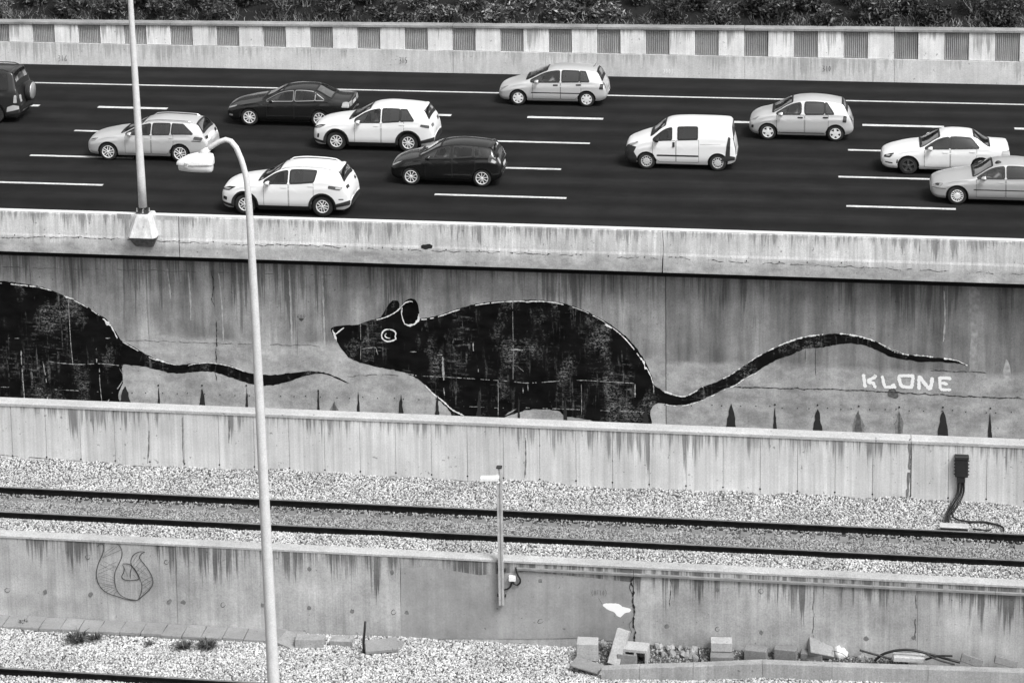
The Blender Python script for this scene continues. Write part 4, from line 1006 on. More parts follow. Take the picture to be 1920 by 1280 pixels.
        P('mirror_glass', xform(lathe([(.075, 0), (.003, .001)], 14, 'z', False), Matrix.Translation(c+Vector((.0402, 0, 0))) @ Matrix.Rotation(math.pi/2, 4, 'Y') @ Matrix.Scale(.75, 4, (1, 0, 0))), CM['chrome'], mo)
    # roof furniture
    if sp.get('rails'):
        for sd in (-1, 1):
            xs2 = np.linspace(xb+.05, xc-.12, 12); pts = [B.P_top(x, sd*B.v(B.wt, x)*.90, .05 if 0 < i < 11 else .0) for i, x in enumerate(xs2)]
            P('roof_rail', tube(pts, .02, 8), CM[sp['rails']] if isinstance(sp['rails'], str) else pm)
    if sp.get('spoiler'):
        z = B.v(B.top, xc); y = B.v(B.wt, xc)*.95
        V = []
        for t in np.linspace(-1, 1, 9):
            for dx, dz in ((-.12, .012), (.02, .022), (.13-.05*t*t, -.005), (.11-.05*t*t, -.035), (-.02, -.03)): V.append((xc+dx, t*y, B.top_z(xc-.03, t*y*.95)+dz-.012))
        Fq = [(i*5+k, i*5+(k+1) % 5, (i+1)*5+(k+1) % 5, (i+1)*5+k) for i in range(8) for k in range(5)]+[tuple(range(5)), tuple(range(40, 45))[::-1]]
        P('rear_spoiler', (V, Fq), pm, smooth=False)
    if sp.get('antenna'):
        p = B.P_top(sp['antenna'], 0, 0); P('antenna', tube([p, p+Vector((.12, 0, .16))], [.012, .006], 6), CM['rubber'])
    # wheels
    rr_ = R*sp.get('rimr', .64)
    for xx in (fo, fo+wb):
        for sd in (-1, 1):
            wloc = WL[root.name]+Vector((xx, sd*(w-.035), R))
            wh = ob('wheel', tyre_mesh(R, rr_), parent=root, loc=wloc)
            rm = ob('rim', rim_mesh(sp['rim'], rr_), parent=wh, loc=wloc)
            if sd > 0: wh.rotation_euler = (0, 0, math.pi)
            rm.rotation_euler = (0, RNG.uniform(0, 1.2), 0)
    return root, B

S = dict
CARS = {
 'civic': S(name='hatchback_car', cat='car', label='silver five-door hatchback in the farthest lane close to the ribbed wall', paint='silver', L=4.285, W=1.695, r=.305, fo=.80, wb=2.70, rim='cover7', rimr=.68, at=(-12.72, 90.75),
   top=[(0, .54), (.03, .64), (.12, .73), (.5, .87), (.9, .98), (1.1, 1.04), (1.92, 1.40), (2.2, 1.465), (2.7, 1.495), (3.3, 1.475), (3.72, 1.43), (3.88, 1.39), (4.14, .98), (4.20, .88), (4.265, .66), (4.285, .50)],
   belt=[(0, .58), (.8, .85), (1.3, .92), (2.2, .945), (3.6, .98), (4.285, .96)], glass=(1.08, 1.95, 3.86, 4.12), dlo=(1.30, 3.45, 3.60), pillars=[(2.48, .09), (3.22, .035)], doors=[(1.38, 2.46, 2.28), (2.49, 3.28, 3.18)], mirror=(1.58, .96), black_handles=True,
   head=[(.10, .60), (.34, .72), (.52, .80), (.30, .78), (.08, .68)], tail=[(3.98, .72), (4.14, .70), (4.15, .92), (4.05, .95)], side=[('side_moulding', [(1.32, .52), (3.30, .52), (3.30, .56), (1.32, .56)], 'rubber')], rear=[(-.26, .26, .74, .85, 'number_plate', 'plate'), (.52, .68, .72, .94, 'taillight', 'tail')], antenna=3.7, glass_side='clear', glass_rear='tint', cabin='interior_grey'),
 'malibu': S(name='sedan_car', cat='car', label='black sedan with chrome window trim in the second farthest lane', paint='charcoal', L=4.865, W=1.855, r=.335, fo=.93, wb=2.737, rim='ten', rimr=.70, at=(-22.52, 86.75),
   top=[(0, .52), (.03, .66), (.15, .76), (.7, .90), (1.25, 1.00), (1.4, 1.03), (2.2, 1.38), (2.5, 1.44), (2.9, 1.465), (3.3, 1.44), (3.5, 1.405), (4.15, 1.12), (4.3, 1.10), (4.72, 1.08), (4.80, 1.02), (4.85, .66), (4.865, .5)],
   belt=[(0, .58), (.9, .88), (1.6, .95), (2.6, .98), (4.0, 1.03), (4.865, 1.0)], glass=(1.38, 2.24, 3.45, 4.14), dlo=(1.62, 3.42, 3.85), pillars=[(2.68, .08), (3.50, .03)], doors=[(1.62, 2.66, 2.50), (2.70, 3.68, 3.52)], mirror=(1.86, .98), chrome_dlo=True,
   head=[(.10, .66), (.40, .74), (.52, .82), (.25, .80), (.08, .74)], tail=[(4.52, .80), (4.80, .78), (4.80, 1.0), (4.58, 1.0)], tail_mat='tail_pale', rear=[(-.28, .28, .80, .92, 'number_plate', 'plate'), (.35, .76, .80, .98, 'taillight', 'tail_pale')], side=[('fog_lamp', [(.10, .36), (.26, .36), (.28, .42), (.12, .44)], 'lamp'), ('side_moulding', [(1.6, .42), (3.7, .42), (3.7, .435), (1.6, .435)], 'chrome')], deck_w=.78, glass_side='clear', glass_rear='clear', glass_back='clear', cabin='interior_grey', sill=.22),
 'cx5': S(name='suv_car', cat='car', label='white sport utility car with black cladding beside the black sedan', paint='white', L=4.54, W=1.84, r=.36, fo=.90, wb=2.68, rim='ten', rimr=.62, at=(-18.46, 83.58),
   top=[(0, .66), (.03, .82), (.12, .93), (.6, 1.07), (1.2, 1.15), (1.35, 1.18), (2.12, 1.56), (2.4, 1.635), (2.8, 1.67), (3.4, 1.65), (3.95, 1.60), (4.10, 1.57), (4.36, 1.18), (4.43, 1.02), (4.52, .76), (4.54, .62)],
   belt=[(0, .70), (.9, .98), (1.6, 1.05), (2.6, 1.08), (3.7, 1.15), (4.54, 1.12)], glass=(1.34, 2.16, 4.06, 4.34), dlo=(1.60, 3.52, 3.80), pillars=[(2.58, .09), (3.28, .035)], doors=[(1.60, 2.55, 2.40), (2.60, 3.42, 3.35)], mirror=(1.78, 1.08), clad=.075, spoiler=True,
   head=[(.06, .80), (.30, .84), (.52, .93), (.25, .92), (.06, .88)], head_in=[(.12, .81), (.32, .85), (.42, .90), (.24, .89)], tail=[(4.02, .98), (4.36, .92), (4.36, 1.02), (4.05, 1.06)], side=[('fog_lamp', [(.16, .46), (.24, .46), (.26, .62), (.19, .62)], 'lamp_dark')], rear=[(-.28, .28, .70, .82, 'number_plate', 'plate'), (.40, .72, .93, 1.04, 'taillight', 'tail'), (-.75, .75, .36, .55, 'rear_bumper', 'plastic')], glass_side='clear', glass_rear='tint', sill=.26, cabin='interior_grey', deck_w=.86),
 'fiesta': S(name='hatchback_car', cat='car', label='black five-door hatchback in the second nearest lane', paint='black', L=3.95, W=1.72, r=.315, fo=.77, wb=2.487, rim='dark_ten', rimr=.70, at=(-14.92, 79.42),
   top=[(0, .54), (.03, .66), (.12, .77), (.5, .92), (.9, 1.01), (1.0, 1.04), (1.78, 1.39), (2.1, 1.455), (2.5, 1.48), (3.0, 1.455), (3.4, 1.41), (3.54, 1.38), (3.76, 1.08), (3.83, .96), (3.93, .66), (3.95, .5)],
   belt=[(0, .6), (.8, .88), (1.3, .95), (2.2, .99), (3.4, 1.07), (3.95, 1.02)], glass=(1.0, 1.82, 3.50, 3.74), dlo=(1.18, 3.12, 3.24), pillars=[(2.20, .11), (2.96, .05)], doors=[(1.28, 2.20, 2.06), (2.24, 3.02, 2.94)], mirror=(1.42, .99), spoiler=True,
   head=[(.10, .68), (.40, .80), (.62, .90), (.35, .86), (.10, .76)], tail=[(3.48, .90), (3.74, .82), (3.80, .90), (3.60, 1.14), (3.52, 1.12)], tail_in=[(3.58, .90), (3.72, .85), (3.76, .92), (3.62, 1.02)], rear=[(-.26, .26, .62, .74, 'number_plate', 'plate'), (.52, .70, .80, 1.0, 'taillight', 'tail_pale')], glass_side='clear', glass_rear='clear', glass_back='clear', cabin='interior_grey', win_r=.07),
 'sportage': S(name='suv_car', cat='car', label='white sport utility car right behind the near parapet', paint='white', L=4.44, W=1.855, r=.355, fo=.86, wb=2.64, rim='five_twin', rimr=.62, at=(-19.83, 75.46),
   top=[(0, .64), (.03, .80), (.12, .92), (.6, 1.06), (1.15, 1.14), (1.3, 1.17), (2.0, 1.53), (2.3, 1.60), (2.7, 1.635), (3.3, 1.62), (3.8, 1.56), (4.0, 1.52), (4.24, 1.14), (4.32, 1.0), (4.42, .72), (4.44, .58)],
   belt=[(0, .68), (.9, .98), (1.5, 1.06), (2.6, 1.10), (3.5, 1.17), (4.44, 1.12)], glass=(1.28, 2.04, 3.95, 4.22), dlo=(1.52, 3.30, 3.22), pillars=[(2.36, .09)], doors=[(1.52, 2.34, 2.20), (2.38, 3.20, 3.12)], mirror=(1.70, 1.10), clad=.07, rails=True, spoiler=True,
   head=[(.05, .80), (.32, .82), (.56, .92), (.28, .91), (.05, .88)], head_in=[(.10, .81), (.30, .83), (.40, .88), (.20, .88)], tail=[(3.70, .98), (4.10, .93), (4.20, 1.02), (3.72, 1.08)], tail_in=[(3.95, .97), (4.14, .96), (4.17, 1.02), (3.96, 1.04)], side=[('fog_lamp', [(.08, .50), (.22, .46), (.24, .58), (.10, .60)], 'lamp_dark'), ('reflector', [(4.05, .60), (4.22, .60), (4.22, .635), (4.05, .635)], 'tail')], rear=[(-.28, .28, .62, .74, 'number_plate', 'plate'), (.45, .74, .94, 1.04, 'taillight', 'tail'), (-.72, .72, .36, .52, 'rear_bumper', 'plastic')], glass_side='clear', glass_rear='tint', sill=.26, deck_w=.84),
 'qubo': S(name='compact_van', cat='van', label='small white high-roofed van with black bumper corners in a middle lane', paint='white', L=3.95, W=1.70, r=.30, fo=.78, wb=2.515, rim='steel', rimr=.66, at=(-6.96, 82.2),
   top=[(0, .60), (.03, .78), (.10, .90), (.4, 1.04), (.75, 1.16), (.88, 1.20), (1.40, 1.58), (1.62, 1.665), (1.9, 1.70), (2.5, 1.72), (3.3, 1.71), (3.66, 1.69), (3.76, 1.62), (3.85, 1.10), (3.90, .90), (3.94, .62), (3.955, .5)],
   belt=[(0, .62), (.8, .98), (1.1, 1.03), (2.0, 1.08), (3.0, 1.12), (3.95, 1.1)], glass=(.90, 1.46, 3.74, 3.84), dlo=(1.02, 2.58, 2.58), pillars=[(1.78, .22)], doors=[(1.0, 1.80, 1.74), (1.84, 2.62, None)], mirror=(1.18, 1.06), win_top=.10, black_handles=True, handle_tall=True, handle_z=.94, black_mirror=True, roof_w=.66, rw_rear=1.0, deck_w=.84, crown=.07, tail_round=.08,
   head=[(.10, .80), (.30, .86), (.50, .97), (.30, .95), (.10, .88)], tail=[(3.56, .55), (3.72, .52), (3.74, 1.20), (3.66, 1.24), (3.60, .90)], tail_mat='plastic',
   side=[('front_bumper', [(.0, .30), (.06, .24), (.30, .20), (.43, .22), (.44, .44), (.33, .62), (.42, .80), (.16, .84), (.0, .80)], 'plastic'), ('side_moulding', [(1.14, .50), (2.62, .50), (2.62, .56), (1.14, .56)], 'rubber'), ('rear_bumper', [(3.42, .34), (3.90, .40), (3.90, .52), (3.62, .58), (3.46, .50)], 'plastic'), ('door_seam', [(2.66, .95), (3.40, .97), (3.40, .975), (2.66, .957)], 'rubber')],
   rear=[(.02, .56, 1.16, 1.56, 'rear_window', 'lamp_dark'), (-.26, .26, .78, .9, 'number_plate', 'plate'), (.60, .74, .6, 1.2, 'taillight', 'tail'), (-.76, .76, .38, .54, 'rear_bumper', 'plastic')], rear_glass=False, glass_side='clear', glass_rear='dark'),
 'micra': S(name='hatchback_car', cat='car', label='small rounded silver hatchback in the second farthest lane', paint='silver', L=3.825, W=1.665, r=.30, fo=.70, wb=2.47, rim='cover5', rimr=.68, at=(-2.83, 86.53),
   top=[(0, .56), (.03, .68), (.10, .78), (.4, .94), (.75, 1.02), (.85, 1.05), (1.58, 1.42), (1.9, 1.50), (2.3, 1.53), (2.8, 1.505), (3.25, 1.44), (3.42, 1.40), (3.64, 1.04), (3.70, .94), (3.80, .66), (3.825, .5)],
   belt=[(0, .62), (.7, .90), (1.1, .96), (2.2, .98), (3.1, 1.0), (3.825, .98)], glass=(.84, 1.62, 3.38, 3.62), dlo=(1.02, 2.86, 3.12), pillars=[(1.98, .13), (2.78, .025)], doors=[(1.02, 2.02, 1.88), (2.06, 2.90, 2.80)], mirror=(1.20, .98), win_r=.16, black_handles=True,
   head=[(.06, .74), (.24, .76), (.44, .90), (.30, .93), (.08, .86)], head_in=[(.22, .80), (.36, .88), (.30, .90), (.2, .86)], tail=[(3.42, .74), (3.56, .72), (3.58, .96), (3.46, .98)], side=[('fog_lamp', [(.08, .44), (.16, .42), (.18, .54), (.10, .54)], 'lamp_dark'), ('sill_strip', [(1.05, .30), (2.75, .30), (2.75, .325), (1.05, .325)], 'chrome')], rear=[(-.26, .26, .6, .72, 'number_plate', 'plate'), (.50, .66, .72, .94, 'taillight', 'tail')], glass_side='clear', glass_rear='tint', glass_back='dark', cabin='interior_grey'),
 'impreza': S(name='sedan_car', cat='car', label='white sedan with dark wheels partly hidden by the silver sedan', paint='white', L=4.465, W=1.74, r=.32, fo=.94, wb=2.50, rim='dark_five', rimr=.68, at=(2.19, 82.4),
   top=[(0, .48), (.03, .62), (.15, .72), (.7, .87), (1.2, .96), (1.34, .99), (2.0, 1.34), (2.25, 1.415), (2.6, 1.44), (3.0, 1.42), (3.2, 1.38), (3.78, 1.05), (3.9, 1.04), (4.32, 1.03), (4.40, .96), (4.45, .62), (4.465, .48)],
   belt=[(0, .55), (.9, .84), (1.5, .91), (2.4, .94), (3.5, .98), (4.465, .96)], glass=(1.32, 2.04, 3.16, 3.77), dlo=(1.52, 3.10, 3.38), pillars=[(2.36, .035)], doors=[(1.50, 2.36, 2.22), (2.40, 3.28, 3.14)], mirror=(1.72, .94), deck_w=.80, spoiler=False,
   head=[(.10, .60), (.30, .60), (.46, .72), (.30, .74), (.12, .68)], head_in=[(.16, .62), (.28, .63), (.34, .68), (.20, .68)], tail=[(4.12, .74), (4.38, .74), (4.38, .94), (4.16, .94)], tail_mat='tail_pale', side=[('fog_lamp', [(.52, .40), (.57, .40), (.58, .54), (.54, .54)], 'lamp_dark'), ('bumper_slot', [(.14, .40), (.40, .38), (.40, .42), (.14, .44)], 'lamp_dark')], rear=[(-.26, .26, .72, .84, 'number_plate', 'plate'), (.42, .70, .74, .92, 'taillight', 'tail_pale')], glass_side='dark', glass_rear='dark', glass_back='dark'),
 'audi': S(name='sedan_car', cat='car', label='silver sedan in the nearest lane cut off by the picture edge', paint='silver_dark', L=4.48, W=1.735, r=.315, fo=.87, wb=2.617, rim='multi', rimr=.66, at=(0, 0),
   top=[(0, .50), (.03, .64), (.15, .74), (.7, .88), (1.25, .96), (1.38, .99), (2.02, 1.32), (2.3, 1.39), (2.7, 1.415), (3.1, 1.395), (3.3, 1.36), (3.88, 1.06), (4.0, 1.05), (4.36, 1.03), (4.42, .95), (4.465, .62), (4.48, .5)],
   belt=[(0, .56), (.9, .84), (1.5, .90), (2.4, .92), (3.6, .96), (4.48, .95)], glass=(1.36, 2.06, 3.26, 3.86), dlo=(1.54, 3.20, 3.50), pillars=[(2.46, .08)], doors=[(1.50, 2.44, 2.30), (2.48, 3.34, 3.2)], mirror=(1.76, .93), deck_w=.80,
   head=[(.08, .60), (.30, .60), (.42, .70), (.26, .74), (.08, .70)], head_in=[(.14, .63), (.26, .63), (.30, .69), (.18, .70)], tail=[(4.14, .74), (4.40, .74), (4.40, .92), (4.16, .92)], side=[('side_moulding', [(1.40, .53), (3.34, .53), (3.34, .565), (1.40, .565)], 'chrome'), ('bumper_strip', [(.04, .54), (.50, .54), (.50, .555), (.04, .56)], 'rubber')], rear=[(-.26, .26, .72, .84, 'number_plate', 'plate'), (.42, .70, .74, .92, 'taillight', 'tail')], glass_side='clear', glass_rear='clear', glass_back='tint', cabin='interior_grey'),
 'peugeot': S(name='estate_car', cat='car', label='silver estate car partly hidden by the tall lamp post', paint='silver', L=4.585, W=1.80, r=.325, fo=.84, wb=2.68, rim='five_twin', rimr=.70, at=(-26.45, 81.5),
   top=[(0, .54), (.03, .68), (.12, .78), (.6, .91), (1.15, 1.0), (1.3, 1.03), (2.08, 1.38), (2.4, 1.45), (2.8, 1.475), (3.4, 1.46), (3.95, 1.42), (4.10, 1.39), (4.40, 1.02), (4.46, .92), (4.56, .66), (4.585, .5)],
   belt=[(0, .6), (.9, .89), (1.5, .955), (2.6, .98), (3.7, 1.02), (4.585, 1.0)], glass=(1.28, 2.12, 4.06, 4.38), dlo=(1.52, 3.62, 4.02), pillars=[(2.46, .08), (3.18, .07)], doors=[(1.50, 2.44, 2.32), (2.48, 3.28, 3.2)], mirror=(1.72, .99), rails='chrome',
   head=[(.08, .66), (.34, .72), (.50, .82), (.28, .82), (.08, .76)], head_in=[(.16, .71), (.32, .75), (.38, .79), (.22, .79)], tail=[(4.02, .86), (4.34, .82), (4.38, .92), (4.08, .97)], side=[('taillight_strip', [(3.96, .80), (4.30, .77), (4.32, .795), (3.98, .825)], 'tail')], rear=[(-.28, .28, .68, .80, 'number_plate', 'plate'), (.45, .72, .83, .94, 'taillight', 'tail'), (-.7, .7, .42, .48, 'rear_bumper', 'plastic')], glass_side='clear', glass_rear='tint', glass_back='dark', deck_w=.84, cabin='interior_grey'),
 'jeep': S(name='offroad_car', cat='car', label='dark off-road car carrying a spare wheel on its back door', paint='dark_grey', L=4.55, W=1.85, r=.385, fo=.80, wb=2.72, rim='dark_five', rimr=.60, at=(0, 0),
   top=[(0, .80), (.03, 1.05), (.12, 1.18), (.6, 1.25), (1.2, 1.30), (1.32, 1.34), (1.82, 1.88), (2.1, 2.00), (2.6, 2.06), (3.4, 2.06), (4.05, 2.04), (4.2, 2.0), (4.42, 1.36), (4.48, 1.15), (4.54, .82), (4.55, .68)],
   belt=[(0, .85), (.9, 1.18), (1.6, 1.28), (3.0, 1.31), (4.55, 1.31)], glass=(1.30, 1.86, 4.18, 4.42), dlo=(1.48, 4.02, 4.12), pillars=[(2.30, .10), (3.18, .10)], doors=[(1.50, 2.30, 2.15), (2.34, 3.14, 3.0)], mirror=(1.62, 1.32), clad=.08, rails='rubber', spoiler=True,
   head=[(.05, .85), (.2, .85), (.25, 1.0), (.06, 1.0)], tail=[(4.30, .82), (4.44, .82), (4.42, 1.12), (4.34, 1.12)], tail_mat='tail_pale', side=[('rear_bumper', [(4.02, .46), (4.50, .48), (4.50, .70), (4.30, .74), (4.06, .66)], CP['silver'])], rear=[(.55, .74, .82, 1.1, 'taillight', 'tail_pale'), (-.78, .78, .48, .68, 'rear_bumper', 'chrome')], glass_side='clear', glass_rear='clear', glass_back='clear', sill=.34, deck_w=.88, roof_w=.68, rw_rear=1.0, tail_round=.08, crown=.06, cabin='interior_grey')}
p = at(1794.4, 384.5, Z=0); CARS['audi']['at'] = (p[0], p[1])
p = at(0, 232, Z=0); CARS['jeep']['at'] = (p[0]-2.72-.22, p[1])
BUILT = {}
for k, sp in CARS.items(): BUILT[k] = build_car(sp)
# spare wheel on the off-road car's back door
jr, jb = BUILT['jeep']
wloc = WL[jr.name]+Vector((4.74, 0.12, 1.08))
spw = ob('spare_wheel', tyre_mesh(.385, .385*.6), parent=jr, loc=wloc); spw.rotation_euler = (0, 0, math.pi/2)
cov = ob('spare_wheel_cover', lathe([(.33, .03), (.33, -.005), (.29, -.03), (.003, -.045)], 32, 'y', False), CP['silver_dark'], spw, wloc, True)

# ------------------------------------------------------------------ drivers
def skinmat(shirt):
    t = NT('driver_%d' % int(shirt*100)); z = t.xyz(t.objpos()); n = t.noise((25, 25, 25), 3, .6, vec=t.objpos())
    head = t.ramp(z[2], .60, .62, 0, 1); hand = t.ramp(z[0], -.40, -.38, 1, 0)
    sk = t.m('MAXIMUM', head, t.m('MULTIPLY', hand, t.ramp(z[2], .2, .22, 0, 1)))
    return t.bsdf(t.m('MULTIPLY', t.mix(sk, shirt, .34), t.ramp(n, .3, .7, .85, 1.1)), .75)
def make_driver(loc, shirt, label):
    J = [((0, 0, .08), .15, .17), ((.02, 0, .30), .13, .19), ((.05, 0, .47), .12, .20), ((.05, 0, .56), .07, .09), ((.04, 0, .63), .055, .055), ((.02, 0, .70), .085, .075), ((.015, 0, .79), .10, .08), ((.02, 0, .85), .07, .06),
         ((.03, -.21, .50), .07, .07), ((-.14, -.27, .33), .055, .055), ((-.36, -.17, .38), .04, .04), ((-.42, -.15, .42), .035, .03), ((-.46, -.12, .44), .025, .02),
         ((.03, .21, .50), .07, .07), ((-.14, .26, .32), .055, .055), ((-.36, .15, .36), .04, .04), ((-.42, .13, .40), .035, .03), ((-.46, .10, .42), .025, .02),
         ((-.10, -.11, .06), .10, .10), ((-.42, -.13, .12), .075, .075), ((-.60, -.13, -.22), .05, .05), ((-.74, -.13, -.26), .04, .04),
         ((-.10, .11, .06), .10, .10), ((-.42, .13, .12), .075, .075), ((-.60, .13, -.22), .05, .05), ((-.74, .13, -.26), .04, .04), ((-.095, 0, .745), .016, .016)]
    E_ = [(0, 1), (1, 2), (2, 3), (3, 4), (4, 5), (5, 6), (6, 7), (2, 8), (8, 9), (9, 10), (10, 11), (11, 12), (2, 13), (13, 14), (14, 15), (15, 16), (16, 17), (0, 18), (18, 19), (19, 20), (20, 21), (0, 22), (22, 23), (23, 24), (24, 25), (6, 26)]
    me = bpy.data.meshes.new('person'); me.from_pydata([j[0] for j in J], E_, [])
    o = bpy.data.objects.new('person', me); COL.objects.link(o); place(o, None, loc)
    md = o.modifiers.new('skin', 'SKIN'); md.use_smooth_shade = True
    for i, j in enumerate(J): me.skin_vertices[0].data[i].radius = (j[1], j[2]); me.skin_vertices[0].data[i].use_root = (i == 0)
    s2_ = o.modifiers.new('sub', 'SUBSURF'); s2_.levels = s2_.render_levels = 1
    me.materials.append(skinmat(shirt))
    bs = bmesh.new(); bmesh.ops.create_uvsphere(bs, u_segments=16, v_segments=10, radius=1)
    for v in bs.verts:
        x, y, z = v.co
        if z < .05 and x < .2: z = .05+.1*z
        if z < -.3: z = -.3
        v.co = (x*.115+.035, y*.093, z*.10+.81)
    bs.verts.index_update(); vf = ([v.co.copy() for v in bs.verts], [[v.index for v in f.verts] for f in bs.faces]); bs.free()
    ob('hair', vf, plain('dark_hair', .02, .7), o, loc, True)
    return tag(o, label, 'person', 'drivers in the cars')
for k, shirt, lab in (('civic', .45, 'driver in pale top inside the silver hatchback in the farthest lane'), ('cx5', .6, 'driver in white top inside the white sport utility car by the black sedan'), ('qubo', .12, 'driver in dark top behind the wheel of the small white van'),
                      ('micra', .5, 'driver in light top inside the small rounded silver hatchback'), ('audi', .45, 'driver in pale top inside the silver sedan at the picture edge'), ('fiesta', .3, 'driver in grey top inside the black five-door hatchback')):
    r_, b_ = BUILT[k]; xs_ = CARS[k]['glass'][1]+.30
    make_driver(WL[r_.name]+Vector((xs_-.16, -.36, .52)), shirt, lab)

# ------------------------------------------------------------------ lamp posts
MAT['conduit'] = worn('dull_grey_conduit', .22, .7, .2, 5); MAT['galv'] = worn('galvanised_steel', .46, .5, .15, 4, Metallic=.15); MAT['pole'] = worn('pale_painted_pole', .58, .5, .08, 4)
MAT['white_metal'] = worn('white_enamel', .80, .4, .06, 5)
MAT['lens'] = plain('lamp_bowl_acrylic', .70, .2)
MAT['pedestal'] = concrete('pedestal_concrete', .62, .12, .25, seed=31, grain=.14, sx=9)
# tall lamp standing on a concrete pedestal on the parapet
base = at(268, 388, Y=72.36); topp = at(244.5, 0, Y=72.36)
tl = empty('street_lamp', (base[0], 72.36, .95), 'tall pale lamp post on a faceted concrete pedestal on the parapet', 'street lamp', 'street lamps')
d = (topp-base)/(topp[2]-base[2]); pts = [base+d*h for h in np.linspace(0, 11, 12)]
ob('pole', tube(pts, [float(x) for x in np.linspace(.137, .055, 12)], 20), MAT['pole'], tl, smooth=True)
tp = pts[-1]
ob('lamp_arm', tube([tp, tp+np.array([0, .3, .45]), tp+np.array([0, 1.0, .75]), tp+np.array([0, 1.8, .8])], .035, 10), MAT['galv'], tl, smooth=True)
ob('lamp_head', xform(lathe([(.02, .1), (.12, .09), (.17, .02), (.16, -.04), (.02, -.06)], 20), Matrix.Translation(tp+np.array([0, 2.1, .8])) @ Matrix.Scale(2.2, 4, (0, 1, 0))), MAT['white_metal'], tl, smooth=True)
def octa(levels):
    V, Fc = [], []
    for (z, wx, yn, yf, ch) in levels:
        V += [(-wx+ch, yn, z), (wx-ch, yn, z), (wx, yn+ch, z), (wx, yf, z), (-wx, yf, z), (-wx, yn+ch, z)]
    n = 6
    for i in range(len(levels)-1):
        for k in range(n): Fc.append((i*n+k, i*n+(k+1) % n, (i+1)*n+(k+1) % n, (i+1)*n+k))
    Fc += [tuple(range(n))[::-1], tuple(range((len(levels)-1)*n, len(levels)*n))]
    return V, Fc
pc = at(270, 430, Y=72.2)[0]
zt, zm, zl = .88, .24, -.12
ped = ob('concrete_pedestal', octa([(zm, .475, 71.84, 72.33, .10), (zt-.06, .30, 72.02, 72.62, .08), (zt+.02, .27, 72.06, 72.62, .08), (zt+.06, .25, 72.10, 72.60, .07)]), MAT['pedestal'], tl, (pc, 0, 0))
ob('dark_foot', octa([(zl, .30, 72.10, 72.30, .06), (zm-.004, .472, 71.843, 72.33, .10)]), worn('dark_foot_concrete', .10, .8, .6, 9), ped, (pc, 0, 0))  # lower facet of the pedestal, in a darker mottled concrete tone
ob('base_plate', box(base[0]-.2, base[0]+.2, 72.17, 72.55, zt+.065, zt+.09, .005), MAT['clip'], tl)
for k in range(8):
    a = k*math.pi/4+.2; bx, by = base[0]+.20*math.cos(a), 72.36+.17*math.sin(a)
    ob('anchor_bolt', join(tube([(bx, by, zt+.05), (bx, by, zt+.21)], .014, 8), tube([(bx, by, zt+.09), (bx, by, zt+.125)], .026, 6)), MAT['clip'] if k % 2 else MAT['galv'], tl)
# near lamp with a bent arm and bowl-shaped head
YN = 44.0
path = [(536, 1720), (513, 1280), (499, 1000), (484, 700), (470, 440), (464, 350), (459, 322), (452, 298), (443, 277), (433, 265), (423, 262), (411, 266), (398, 274), (384, 283)]
rad = [16.5, 12.6, 10.8, 9.0, 7.5, 6.2, 5.8, 5.6, 5.5, 5.4, 5.3, 5.2, 5.1, 5.0]
P3 = [at(x, y, Y=YN) for x, y in path]
nl = empty('street_lamp', (P3[0][0], YN, -4.6), 'slender near lamp post with a hooked arm and white bowl-shaped head', 'street lamp', 'street lamps')
P3[0][2] = -4.6
sm = smooth_path([list(p)+[r*YN/F] for p, r in zip(P3, rad)], .12)
ob('pole', tube([p[:3] for p in sm], [float(p[3]) for p in sm], 20), MAT['pole'], nl, smooth=True)
hc = at(366, 300, Y=YN); k = YN/F
def shell(sections, n=28, lo=-9, hi=9):
    """Lamp head: oval sections along its length (x, half width y, z low, z high)."""
    V, Fc = [], []
    for x, wy, z0, z1 in sections:
        for i in range(n):
            a = 2*math.pi*i/n; c, s_ = math.cos(a), math.sin(a)
            z = (z0+z1)/2+(z1-z0)/2*s_*(abs(s_)**-.25 if abs(s_) > 1e-3 else 1)
            V.append((x, wy*c*(abs(c)**-.3 if abs(c) > 1e-3 else 1), min(hi, max(lo, z))))
    for i in range(len(sections)-1):
        for j in range(n): Fc.append((i*n+j, i*n+(j+1) % n, (i+1)*n+(j+1) % n, (i+1)*n+j))
    Fc += [tuple(range(n))[::-1], tuple(range((len(sections)-1)*n, len(sections)*n))]
    return V, Fc
hd = ob('lamp_housing', shell([(-.37, .03, -.06, -.02), (-.35, .10, -.10, .01), (-.27, .14, -.16, .065), (-.15, .165, -.2, .125), (0, .175, -.22, .165), (.14, .17, -.22, .185), (.27, .155, -.2, .18), (.34, .13, -.18, .16), (.365, .08, -.12, .11)], lo=-.05), MAT['white_metal'], nl, (hc[0], YN, hc[2]-.03), True)
ob('lamp_bowl', shell([(-.335, .05, -.15, .06), (-.31, .115, -.17, .1), (-.15, .15, -.19, .12), (.05, .16, -.20, .12), (.25, .145, -.20, .12), (.325, .12, -.195, .1), (.345, .07, -.17, .06)], hi=-.016), MAT['lens'], hd, (hc[0], YN, hc[2]-.035), True)
ob('housing_clip', join(box(-.17, -.10, -.19, -.15, -.09, .02, .01), tube([(-.16, -.18, -.06), (-.11, -.19, 0)], .012, 6)), MAT['galv'], hd, (hc[0], YN, hc[2]-.03))
ob('arm_socket', tube([at(376, 289, Y=YN), at(392, 279, Y=YN)], [.062, .058], 14), MAT['white_metal'], nl, smooth=True)

